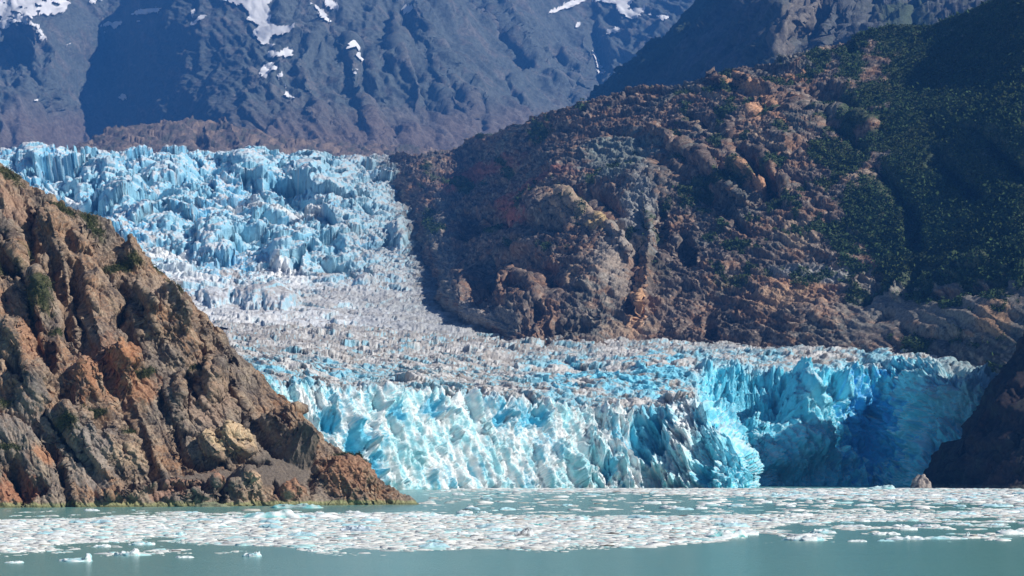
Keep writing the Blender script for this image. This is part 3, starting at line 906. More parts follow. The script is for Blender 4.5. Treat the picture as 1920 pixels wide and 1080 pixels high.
# icefall
s0 = dict(D=[(-300, 1950), (300, 2000), (950, 2050), (1100, 2100)], py=[(-300, 625), (300, 612), (640, 628), (850, 632), (950, 640), (1100, 660)])
s1_ = dict(D=[(-300, 2350), (300, 2400), (950, 2450), (1100, 2450)], py=[(-300, 575), (300, 575), (640, 580), (850, 588), (950, 600), (1100, 640)])
s2_ = dict(D=[(-300, 2750), (300, 2780), (700, 2820), (950, 2820), (1100, 2820)], py=[(-300, 520), (300, 515), (640, 518), (850, 515), (1100, 560)])
s3_ = dict(D=[(-300, 3100), (300, 3080), (700, 3100), (1100, 3150)], py=[(-300, 460), (200, 450), (400, 462), (640, 450), (850, 452), (1100, 500)])
s4_ = dict(D=[(-300, 3400), (300, 3400), (700, 3450), (1100, 3500)], py=[(-300, 400), (100, 395), (300, 388), (640, 385), (850, 392), (1100, 440)])
s5_ = dict(D=[(-300, 3750), (300, 3750), (700, 3800), (1100, 3850)], py=[(-300, 335), (100, 335), (300, 328), (640, 330), (850, 345), (1100, 380)])
s6_ = dict(D=[(-300, 4100), (300, 4100), (700, 4150), (1100, 4200)], py=[(-300, 285), (0, 288), (50, 286), (150, 284), (300, 286), (390, 279), (500, 286), (640, 292), (800, 300), (850, 310), (1100, 340)])
s7_ = dict(D=[(-300, 4700), (1100, 4800)], py=[(-300, 305), (1100, 360)])
x = axis(-280, 1000, 1.4, 12)
sh = loft(x, [s0, s1_, s2_, s3_, s4_, s5_, s6_, s7_], [60, 80, 110, 110, 110, 90, 30], 10, 4)
IF = sh


BLK = [(225, 362, 48, 44, 30, -34, .7), (408, 455, 44, 44, 0, -34, .7), (290, 418, 60, 22, 18, -26, .7), (480, 318, 75, 34, 8, -34, .7), (575, 325, 46, 36, 0, -34, .7), (610, 372, 40, 26, 10, -26, .7),
       (530, 478, 44, 24, 12, -24, .7), (500, 560, 66, 24, 4, -22, .7), (748, 437, 22, 28, 0, -22, .7), (60, 305, 34, 40, 0, -30, .7), (190, 320, 40, 26, 0, -26, .7), (650, 340, 40, 24, 0, -20, .7), (300, 320, 60, 24, 0, -24, .7),
       (400, 560, 30, 16, 0, -14, .7), (640, 450, 50, 14, 10, -12, .7), (150, 345, 30, 24, 30, -20, .7), (340, 450, 40, 18, 10, -16, .7)]


def d_fall(p, px, py, n):
    V = IF.V.ravel()
    act = sm(.4, 3.0, V + .8 * perlin(p, 160, 299)) * sm(830, 600, px - 60 * sm(400, 320, py))      # how broken the ice is
    act = np.clip(act + .35 * sm(.8, .2, V), .12, 1)
    s0_, e0 = serac(p, 210, 201, .16, .5); s1, e1 = serac(p, 95, 211, .16, .3); s2, e2 = serac(p, 36, 221); s3, e3 = serac(p, 14, 231)
    cal = sm(40, 10, np.abs(py - (500 + .25 * (px - 480)))) * sm(400, 460, px) * sm(700, 600, px)
    big = act * (1 - .6 * cal)
    g = (p[0], p[1] * .42, p[2])
    cr = sm(6.1, 5.2, V)
    qq = (px / 22, py / 22, px * 0)
    wx_ = fbm(qq, 1, 3, 291) * 13; wy_ = fbm(qq, 1, 3, 292) * 10
    BR = -relief(px, py, (), BLK, (wx_, wy_))
    IF.blk = sm(4, 16, BR)
    calm3 = 1 - .6 * IF.blk
    dn = 20 * (s0_ - .3) * big * (.3 + .7 * cr) + 8 * (s1 - .3) * big
    dn = dn + 16 * fbm(g, (110, 110, 90), 2, 209) * big
    dn = dn + facet(g, (95, 70, 60), 202, 16, 30, 6, .3) * big + facet(g, (52, 34, 26), 203, 7, 17, 4, .3) * (.1 + .9 * big)
    dn = dn * (1 - .35 * IF.blk) + BR
    mid_ = .5 + .5 * sm(.5, 2.8, V + .5 * perlin(p, 120, 298))
    dn = dn + (facet(g, (19, 13, 10), 204, 2.2, 5.5, 1.5, .3) * (.35 + .65 * big) + facet(g, (7, 6, 5), 205, 1.6, 3.2) + 1.6 * fbm(g, 4, 2, 206, .7)) * calm3 * mid_
    dn = dn * (1 - .25 * (1 - cr))
    IF.dir = np.array([.12, -.78, .6])
    dz = dn * .6 + sm(.8, .1, V) * -6
    IF.dy = dn * -.95; IF.dx = dn * .1
    IF.e = np.minimum(e1, e2)
    return (p[0] * 0, dz)


def c_fall(p, px, py, n, d):
    V = IF.V.ravel()
    steep = sm(.78, .35, n[:, 2])
    a = fbm(p, 120, 3, 251); b = fbm(p, (22, 26, 26), 4, 252, .62); e = fbm(p, (7, 8, 8), 2, 253)
    c = mixc(np.tile(np.array((.84, .87, .90), f32), (len(px), 1)), (.62, .62, .64), sm(-.05, .5, b))
    c = mixc(c, (.36, .31, .28), sm(.2, .65, -b + .5 * e) * .75 * (1 - .5 * sm(2, 4, V)))
    up = sm(.7, 3.3, V + .9 * fbm(p, 110, 2, 259))
    bnd = np.abs(perlin((p[0] + .75 * p[1], p[1] * .15, p[2] * 0), 75, 258))
    c = mixc(c, (.40, .37, .34), sm(.16, .02, bnd + .1 * e) * (1 - up) * .6)
    c = mixc(c, (.48, .76, .88), up * sm(-.1, .5, a + .5 * b) * .5)
    c = mixc(c, (.27, .60, .79), steep * (.55 + .4 * up) * sm(-.7, 0, a + b + .4))
    c = mixc(c, (.15, .50, .78), steep * up * sm(0, .5, -a + .4 * b) * .8)
    c = mixc(c, (.34, .64, .80), IF.blk * sm(.9, .5, n[:, 2]) * .7)
    q = (px / 30, py / 14, px * 0); nz = fbm(q, 1, 3, 296)
    c = spots(px, py, c, [(300, 478, 60, 12, 5, (.92, .93, .94), .85), (540, 512, 46, 14, 10, (.93, .94, .95), .95), (350, 520, 60, 14, 10, (.90, .91, .92), .7), (470, 600, 120, 14, 4, (.84, .83, .82), .6), (130, 375, 40, 10, 30, (.93, .94, .95), .7), (520, 400, 120, 9, 8, (.86, .84, .82), .7)], nz, .8)
    # dirtier ice towards the right bank
    bd = interp([(290, 740), (330, 770), (380, 785), (440, 795), (500, 810), (560, 832), (600, 870), (625, 930)], py)
    g = sm(260, 60, bd - px + 40 * a + 30 * b) * .9
    c = mixc(c, (.42, .43, .43), g * .7 * (1 - .5 * steep))
    c = mixc(c, (.17, .155, .14), sm(60, 5, bd - px + 30 * b + 10 * e) * .95)
    return c


finish(sh, "icefall", d_fall, c_fall, M_ICE)
o_fall = sh.o
for o in (o_front, o_fall):
    o.parent = GL
    o.matrix_parent_inverse = GL.matrix_basis.inverted() if False else __import__('mathutils').Matrix.Translation((-100, -1480, 0))
tag(o_fall, "steep broken blue icefall at the upper left of the glacier")

# ================================================================== HEADLAND
x = axis(-330, 790, 1.2, 8)
htop = [(-330, 180), (-150, 250), (-40, 296), (0, 310), (30, 325), (60, 342), (85, 362), (110, 378), (150, 392), (185, 404), (210, 425), (230, 448), (262, 476), (290, 492), (330, 530), (370, 575), (400, 602), (430, 640), (455, 670), (480, 695),
        (520, 735), (560, 775), (600, 812), (640, 842), (680, 872), (720, 905), (750, 925), (785, 944), (790, 947)]
hc = [(-330, 953, 735), (0, 952, 747), (200, 951, 757), (400, 949.5, 772), (600, 948, 789), (785, 946, 812), (790, 947, 812), (720, 905, 818), (640, 842, 822), (560, 775, 826), (480, 695, 830), (400, 602, 838), (330, 530, 846), (230, 448, 858), (110, 378, 868), (0, 310, 880),
      (-330, 180, 890), (-330, 600, 800), (0, 800, 768), (0, 600, 805), (0, 450, 840), (150, 600, 810), (150, 800, 776), (300, 650, 815), (300, 800, 790), (300, 900, 772), (450, 800, 802), (450, 900, 786), (600, 870, 806), (600, 920, 796)]
sl_ = [([(60, 400), (50, 470), (95, 530), (125, 580), (150, 630), (170, 670), (215, 755), (245, 790), (270, 835), (300, 905)], 15, 9),
       ([(100, 500), (125, 560), (130, 620)], 20, 9), ([(140, 500), (150, 560), (165, 620), (175, 660)], 18, 9), ([(55, 540), (60, 600), (80, 660)], 10, 5),
       ([(165, 680), (200, 700), (240, 760), (255, 800)], 15, 9), ([(232, 530), (238, 570), (225, 605), (250, 620)], 13, 8), ([(252, 545), (262, 580), (280, 620)], 8, -4),
       ([(305, 700), (303, 790)], 6, 6), ([(352, 700), (350, 780)], 6, 5), ([(365, 710), (375, 745)], 14, 7), ([(430, 715), (450, 760), (470, 800)], 12, 7),
       ([(460, 800), (490, 820), (520, 850)], 12, 7), ([(450, 790), (480, 800), (510, 820)], 10, 6), ([(495, 790), (540, 840), (580, 865)], 12, -4), ([(590, 815), (590, 870)], 6, 4),
       ([(115, 870), (125, 920), (132, 955)], 8, 8), ([(95, 820), (110, 870)], 6, 4), ([(25, 865), (40, 900), (50, 925)], 22, 9), ([(5, 870), (30, 870)], 10, 6), ([(60, 905), (85, 915)], 14, 6),
       ([(125, 740), (130, 765)], 16, 10), ([(20, 680), (45, 720)], 14, 9), ([(90, 650), (95, 690)], 14, 8), ([(35, 420), (60, 450), (80, 465)], 16, 8), ([(0, 470), (25, 500), (50, 520)], 16, 8), ([(0, 420), (15, 450)], 10, 6),
       ([(340, 810), (380, 820), (400, 840)], 8, 7), ([(360, 870), (420, 872), (500, 868)], 8, 8), ([(330, 800), (345, 850), (360, 870)], 8, 5), ([(375, 930), (380, 905)], 8, 5), ([(415, 935), (418, 905)], 9, 6), ([(520, 925), (515, 905)], 8, 5),
       ([(582, 935), (590, 890), (610, 880)], 6, 4), ([(225, 930), (250, 912), (290, 905)], 5, 4), ([(200, 935), (245, 935), (300, 912), (370, 915)], 5, -3), ([(245, 640), (260, 670)], 18, 7), ([(370, 600), (400, 640), (440, 680)], 7, 6), ([(330, 570), (370, 640), (420, 700)], 7, 5),
       ([(110, 560), (115, 480), (95, 440)], 9, -3), ([(300, 580), (340, 640)], 9, -4), ([(85, 770), (120, 830), (160, 870)], 6, 4), ([(0, 770), (60, 790), (110, 850)], 8, 4)]
sbm = [(70, 560, 22, 55, -10, -6, .9), (210, 700, 50, 60, 40, -7, .9), (300, 600, 50, 55, 40, -6, .9), (395, 720, 30, 50, 20, -5, .9), (420, 840, 55, 32, 0, -6, .9), (140, 800, 40, 55, -35, -5, .9), (220, 850, 80, 50, 20, -5, .9), (350, 640, 40, 60, 50, -4, .9),
       (560, 850, 34, 26, 30, -5, .9), (460, 910, 36, 26, 30, -5, .9), (395, 920, 16, 18, 0, -4, .9), (650, 900, 70, 38, 25, -6, .9), (545, 925, 26, 14, 0, -3, .9), (60, 720, 40, 60, 0, -5, .9), (30, 640, 30, 50, 0, -5, .9), (90, 420, 40, 24, 35, -4, .9), (160, 450, 34, 26, 10, -4, .9),
       (330, 745, 18, 50, 0, -4, .9), (150, 720, 28, 40, 0, -4, .9), (540, 790, 30, 20, 40, -4, .9), (250, 480, 30, 26, 40, -4, .9), (350, 935, 50, 10, 0, -3, .9)]
sh = terrain(x, [(-330, 955), (0, 954), (200, 953), (400, 951.5), (600, 950.5), (785, 948.5), (790, 948.5)], htop, 470, hc, ((2, .3), (8, 3), (40, 30), (120, 160)), sl_, sbm, 5, 14, 1.7)
talus = lambda px, py: sm(1.25, .8, np.minimum(np.hypot((px - 525) / 62, (py - 880) / 36), np.hypot((px - 440) / 120, (py - 898) / 15)))


def d_head(p, px, py, n):
    tl = np.clip(talus(px, py), 0, 1)
    low = sm(-1, 1.5, p[2])
    q = (p[0] + .75 * p[2], p[1], p[2] - .6 * p[0])
    q = shear(p, .56, -.83)
    a = 1.6 * fbm(q, (40, 40, 30), 2, 261)
    b = joints(p, [(.84, .1, .5, 19, 4.6, .72), (.8, -.2, .55, 7.5, 2.1, .7), (.86, .1, .45, 3.0, .85, .65), (.8, 0, .6, 1.3, .36, .6)], 262)
    v = joints(p, [(-.25, .3, .9, 17, 1.8, .2), (-.1, -.2, .95, 7, .8, .2), (.1, .2, .95, 2.2, .35, .3)], 263)
    v2 = facet(q, (16, 8, 3.8), 265, .35, .9, .9, .05, .05) + facet(q, (4.4, 2.4, 1.0), 264, .16, .3, .2, .05, .08)
    c = .16 * fbm(p, (1.0, 1.2, .7), 2, 267, .6)
    end = sm(795, 740, px)
    return (a * (1 - .5 * tl) + (b + v + v2) * (1 - .93 * tl) + c * (1 - .5 * tl)) * (.35 + .65 * low) * (.25 + .75 * end)


def grass_spots(px, py):
    q = (px / 26, py / 12, px * 0); a = fbm(q, 1, 3, 271, .6)
    m = px * 0
    for cx, cy, rx, ry, an in [(20, 332, 26, 12, 30), (120, 395, 34, 9, 22), (165, 408, 28, 9, 20), (60, 462, 22, 8, 0), (0, 495, 40, 12, 0), (75, 575, 24, 20, 30), (225, 498, 36, 10, 5), (180, 440, 18, 16, 0), (8, 755, 24, 8, 0), (10, 838, 30, 6, 0),
                               (120, 808, 22, 10, 30), (185, 775, 18, 6, 0), (370, 692, 14, 5, 0), (275, 700, 22, 6, -10), (110, 622, 14, 6, 0), (240, 825, 12, 10, 0), (160, 770, 14, 5, 0), (650, 870, 30, 6, 40), (300, 500, 12, 8, 40), (330, 535, 20, 5, 40), (235, 560, 7, 16, 0)]:
        t = math.radians(an)
        u = ((px - cx) * math.cos(t) + (py - cy) * math.sin(t)) / rx
        v = (-(px - cx) * math.sin(t) + (py - cy) * math.cos(t)) / ry
        m = np.maximum(m, sm(1.3, .6, np.sqrt(u * u + v * v) + a * .6))
    return m


def c_head(p, px, py, n, d):
    c = np.tile(np.array([.31, .22, .155], f32), (len(px), 1))
    q = (p[0] + .75 * p[2], p[1], p[2] - .6 * p[0])
    a = fbm(q, (18, 22, 30), 3, 281); b = fbm(shear(p, .56, -.83), (12, 6, 3.5), 5, 282, .66); e = fbm(p, (1, 1.4, 1), 3, 283, .7); st = fbm((p[0] + .3 * p[2], p[1], p[2] - .25 * p[0]), (9, 9, .9), 3, 284, .6)
    c = mixc(c, (.21, .18, .155), sm(-.1, .4, a) * .8)
    c = mixc(c, (.34, .18, .095), sm(.15, .55, -a + .5 * b) * .6)
    c = mixc(c, (.42, .33, .24), sm(.1, .55, b + .4 * st) * .6)
    c = mixc(c, (.075, .058, .05), sm(.12, .5, -b + .5 * e) * .8)
    c = mixc(c, (.11, .095, .09), sm(.2, .6, st) * .55)
    c = mixc(c, (.44, .36, .28), sm(.35, .7, e) * .45)
    org = (.50, .22, .10)
    c = spots(px, py, c, [(190, 690, 46, 60, 45, org, .55), (270, 730, 30, 30, 0, org, .4), (20, 915, 60, 26, 0, (.40, .17, .09), .7), (80, 850, 30, 20, 30, org, .6), (425, 835, 52, 24, 0, (.62, .46, .29), .85), (470, 905, 30, 22, 40, (.60, .42, .28), .7),
                          (400, 900, 20, 20, 0, org, .5), (390, 770, 46, 30, 0, (.42, .30, .22), .6), (560, 830, 30, 12, 40, (.55, .36, .2), .5), (640, 900, 60, 24, 20, (.38, .20, .12), .6), (540, 925, 36, 12, 0, (.40, .19, .11), .6), (240, 870, 50, 16, 0, (.52, .38, .26), .6),
                          (300, 560, 50, 40, 40, (.42, .32, .24), .6), (340, 920, 60, 14, -8, (.42, .24, .17), .6), (60, 640, 20, 60, 0, org, .35), (30, 390, 50, 24, 30, (.36, .22, .15), .6), (180, 620, 60, 60, 0, (.25, .2, .17), .35), (40, 800, 60, 50, 0, (.26, .24, .22), .6), (160, 860, 50, 50, 0, (.33, .29, .26), .6)], b + .4 * e, .5)
    tl = talus(px, py)
    c = mixc(c, (.15, .125, .105), np.clip(tl, 0, 1) * .9)
    c = mixc(c, (.30, .31, .15), sm(2.1, 1.2, p[2] + b * .5) * .85)
    c = mixc(c, (.10, .11, .05), sm(.9, .3, p[2] + b * .3) * .7)
    gm = grass_spots(px, py)
    c = mixc(c, (.05, .065, .02), gm * .85)
    return c


finish(sh, "rocky_headland", d_head, c_head, M_ROCK)
tag(sh.o, "sunlit orange brown rock headland sloping down to the water in front of the glacier", None, None, "structure")
HD = sh
gm = grass_spots(HD.PX.ravel(), HD.PY.ravel()); gm = gm * (gm > .3)
P, N, i = scatter(HD, gm, 14000, rs)
P = P - rs.normal(size=P.shape) * .3
sz = rs.uniform(.18, .42, len(P))
cols = np.tile(np.array([.045, .06, .018]), (len(P), 1)) * rs.uniform(.7, 1.4, (len(P), 1))
o = leaf_clumps("vegetation", P, N, sz, cols, rs, 4, .5, .05)
tag(o, "low dark green scrub growing on ledges of the sunlit headland", None, None, "stuff")

# ================================================================== WATER
m = bpy.data.materials.new("silty_water"); m.use_nodes = True
n = m.node_tree.nodes; l = m.node_tree.links; b = n["Principled BSDF"]
b.inputs["Base Color"].default_value = (.075, .17, .165, 1)
b.inputs["Roughness"].default_value = 0.2
b.inputs["IOR"].default_value = 1.333
g = n.new("ShaderNodeNewGeometry")
mp = n.new("ShaderNodeMapping"); mp.inputs["Scale"].default_value = (.35, 1, 1)
t1 = n.new("ShaderNodeTexNoise"); t1.inputs["Scale"].default_value = 1.6; t1.inputs["Detail"].default_value = 3
t2 = n.new("ShaderNodeTexNoise"); t2.inputs["Scale"].default_value = .05; t2.inputs["Detail"].default_value = 2
l.new(g.outputs["Position"], mp.inputs[0]); l.new(mp.outputs[0], t1.inputs["Vector"]); l.new(mp.outputs[0], t2.inputs["Vector"])
bp = n.new("ShaderNodeBump"); bp.inputs["Strength"].default_value = 1; bp.inputs["Distance"].default_value = .13
l.new(t1.outputs[0], bp.inputs["Height"]); l.new(bp.outputs[0], b.inputs["Normal"])
cr = n.new("ShaderNodeMix"); cr.data_type = 'RGBA'
cr.inputs[6].default_value = (.14, .34, .32, 1); cr.inputs[7].default_value = (.165, .38, .34, 1)
l.new(t2.outputs[0], cr.inputs[0]); l.new(cr.outputs[2], b.inputs["Base Color"])
xs = np.linspace(-4000, 4000, 9); ys = np.linspace(-1500, 2100, 9)
V = np.array([[a, c, 0] for c in ys for a in xs])
o = mesh_np("water", V, quads(9, 9), m)
tag(o, "calm milky teal fjord water", None, None, "structure")
# sea bed and valley floor under everything, out to the horizon
V = np.array([[a, c, -12] for c in np.linspace(-3000, 14000, 5) for a in np.linspace(-9000, 9000, 5)])
o = mesh_np("ground", V, quads(5, 5), M_HILL, np.tile(np.array([.15, .14, .12], f32), (25, 1)))
tag(o, "valley floor", None, None, "structure")

# ================================================================== ICE ON THE WATER
def wD(py): return CAMH * F / (py - HZ)


def chunk_field(n, rs, dens, pyr, size, seed):
    """positions by area on the water, thinned by how thick the ice lies there"""
    D0, D1 = wD(pyr[1]), wD(pyr[0])
    pos = []; tot = 0
    while tot < n:
        k = n * 3
        D = np.sqrt(rs.uniform(D0 ** 2, D1 ** 2, k))
        px = rs.uniform(-260, 2240, k)
        py = HZ + CAMH * F / D
        keep = rs.uniform(size=k) < dens(px, py, (px - 960) / F * D, D)
        pos.append(np.stack([(px - 960) / F * D, D], 1)[keep]); tot += keep.sum()
    pos = np.concatenate(pos)[:n]
    return pos


def head_shore(px): return interp([(-100, 952), (200, 951), (400, 949.5), (600, 948), (785, 945.5), (800, 915), (2000, 915)], px)


def dens(px, py, X, D):
    z = X * 0
    nn = fbm((X, D, z), (30, 45, 1), 3, 401); n2 = fbm((X, D, z), (9, 30, 1), 3, 402, .6)
    top = interp([(-100, 978), (100, 972), (400, 968), (600, 966), (700, 963), (800, 966), (1000, 970), (1100, 975), (1200, 968), (1400, 966), (1500, 964), (1950, 960)], px)
    bot = interp([(-100, 1036), (60, 1030), (130, 1022), (300, 1012), (450, 1022), (620, 1024), (750, 1030), (1000, 1030), (1200, 1026), (1300, 1020), (1380, 1004), (1480, 980), (1600, 972), (1950, 970)], px)
    main = sm(-4, 3, py - top + nn * 8) * sm(-3, 5, bot - py + nn * 10)
    main = main * (.75 + .5 * sm(-.5, .3, n2))
    far = sm(912, 914, py) * sm(0, 5, interp([(700, 915), (900, 921), (1100, 924), (1300, 929), (1450, 934), (1700, 940), (1950, 948)], px) - py + 4 * nn) * sm(780, 850, px)
    mid = sm(912, 915, py) * sm(975, 950, py) * sm(.25, .6, n2 + .15 * sm(1100, 1600, px)) * .55 * sm(750, 840, px)
    fl = sm(1260, 1400, px) * sm(968, 975, py) * sm(1020, 1008, py) * sm(.28, .5, n2) * .8
    low = sm(60, 200, px) * sm(780, 600, px) * sm(1024, 1030, py) * sm(1044, 1036, py) * sm(.2, .5, n2) * .5
    lft = sm(956, 962, py) * sm(972, 964, py) * sm(700, 560, px) * sm(.3, .5, n2) * .4
    d = np.clip(main + far + mid + fl + low + lft, 0, 1)
    return d * (py > head_shore(px) + 1.0)


def blob_tpl(rs, nside=7, lay=2):
    """low irregular slab of ice: rim at the waterline, shoulder, and top"""
    a = np.sort(rs.uniform(0, 2 * math.pi, nside)) * .5 + np.linspace(0, 2 * math.pi, nside, endpoint=False) * .5
    r = rs.uniform(.7, 1.15, nside)
    v = [[math.cos(t) * q, math.sin(t) * q, -.25] for t, q in zip(a, r)]
    v += [[math.cos(t) * q * .85, math.sin(t) * q * .85, rs.uniform(.35, .9)] for t, q in zip(a, r)]
    v += [[rs.uniform(-.2, .2), rs.uniform(-.2, .2), rs.uniform(.5, 1.3)]]
    f = []
    for i in range(nside):
        j = (i + 1) % nside
        f += [[i, j, nside + j], [i, nside + j, nside + i], [nside + i, nside + j, 2 * nside]]
    return np.array(v), np.array(f)


def build_chunks(name, pos, size, hgt, rs, cols):
    Vs = []; Fs = []; Cs = []; off = 0
    tp = [blob_tpl(rs, rs.randint(5, 7)) for _ in range(14)]
    which = rs.randint(0, len(tp), len(pos))
    for k, (v, f) in enumerate(tp):
        m = which == k; c = m.sum()
        if not c: continue
        an = rs.normal(0, .3, c) + math.pi * rs.randint(0, 2, c); co, si = np.cos(an), np.sin(an)
        ax = rs.uniform(.9, 1.6, c)
        x_ = v[None, :, 0] * ax[:, None] * size[m][:, None]; y_ = v[None, :, 1] / ax[:, None] * size[m][:, None]
        X = x_ * co[:, None] - y_ * si[:, None] + pos[m][:, 0, None]
        Y = x_ * si[:, None] + y_ * co[:, None] + pos[m][:, 1, None]
        Z = v[None, :, 2] * hgt[m][:, None]
        Vs.append(np.stack([X, Y, Z], -1).reshape(-1, 3))
        Fs.append((f[None] + (np.arange(c) * len(v))[:, None, None] + off).reshape(-1, 3)); off += c * len(v)
        Cs.append(np.repeat(cols[m], len(v), 0))
    return mesh_np(name, np.concatenate(Vs), np.concatenate(Fs), M_FLOE, np.concatenate(Cs))


def ice_cols(n, rs):
    c = np.tile(np.array([.80, .81, .78]), (n, 1)) * rs.uniform(.75, 1.15, (n, 1))
    u = rs.uniform(size=n)
    c[u < .18] *= np.array([.62, .95, 1.0])
    c[u > .93] *= np.array([.7, .66, .6])
    c[u > .985] *= .25
    return c


rs = np.random.RandomState(5)
near = chunk_field(150000, rs, dens, (958, 1046), 1, 1)
sz1 = np.minimum(rs.lognormal(-.75, .75, len(near)) * .56, 1.7)
h1 = np.clip(sz1 * rs.uniform(.08, .3, len(near)), .05, .8)
farc = chunk_field(36000, rs, dens, (913, 958), 1, 2)
sz2 = np.minimum(rs.lognormal(0, .5, len(farc)) * 1.05, 3.2)
h2 = np.clip(sz2 * rs.uniform(.06, .26, len(farc)), .06, 1.0)
slush = chunk_field(19000, rs, lambda a, b_, X, D: sm(.5, .85, dens(a, b_, X, D)), (913, 1046), 1, 1)
sz3 = rs.uniform(1.5, 3.5, len(slush)); h3 = rs.uniform(.04, .12, len(slush))
pos = np.concatenate([near, farc, slush]); szs = np.concatenate([sz1, sz2, sz3]); hh = np.concatenate([h1, h2, h3])
o = build_chunks("brash_ice", pos, szs, hh, rs, ice_cols(len(pos), rs))
tag(o, "dense drift of small broken white ice bits covering the water in bands", None, None, "stuff")


def berg_mesh(name, w, h, seed, col, dcol, peak=0.0, peakw=.12, rough=.35, nu=44, nv=14, depth=.6):
    """one piece of floating ice: waterline outline, ragged crest along its length"""
    r = np.random.RandomState(seed)
    th = np.linspace(0, 2 * math.pi, nu, endpoint=False)
    R = 1 + .18 * np.sin(2 * th + r.uniform(0, 6)) + .12 * np.sin(3 * th + r.uniform(0, 6)) + .07 * np.sin(5 * th + r.uniform(0, 6))
    V = []
    ks = np.linspace(0, 1, nv)
    for k in ks:
        ss = math.cos(k * math.pi / 2) ** .6
        for t, q in zip(th, R):
            V.append([math.cos(t) * q * ss * .5 * w, math.sin(t) * q * ss * .5 * w * depth, math.sin(k * math.pi / 2) * 1.0])
    V = np.array(V)
    u = V[:, 0] / w
    s = r.uniform(0, 100)
    p = (V[:, 0] / w * 6 + s, V[:, 1] / w * 6, V[:, 2] * 0)
    crest = .38 + .5 * np.clip(ridged(p, 1.6, 3, seed) - .35, 0, 1) + peak * np.exp(-((u - (.33 if peak > 0 else 0)) / peakw) ** 2)
    if seed % 3 == 0: crest *= .75 + .5 * (u + .5)
    V[:, 2] *= h * crest
    p3 = (V[:, 0] + s, V[:, 1], V[:, 2])
    nz = fbm(p3, w / 7, 3, seed + 5, .6)
    V[:, 2] += nz * h * rough * .6 * (V[:, 2] > .05 * h)
    V[:, 0] += fbm(p3, w / 6, 2, seed + 7) * w * .06; V[:, 1] += fbm(p3, w / 6, 2, seed + 8) * w * .06
    V[:nu, 2] = -.25 * h - .15
    cc = np.array(col)[None] * (1 + .12 * nz[:, None])
    t = sm(.0, .4, fbm(p3, w / 4, 2, seed + 9) + .25 * (V[:, 2] < .35 * h))
    cc = cc + (np.array(dcol)[None] - cc) * t[:, None] * .9
    i = np.arange(nu * nv).reshape(nv, nu); j = np.roll(i, -1, 1)
    Fq = np.stack([i[:-1], j[:-1], j[1:], i[1:]], -1).reshape(-1, 4)
    return mesh_np(name, V, Fq, M_FLOE, cc, smooth=True)


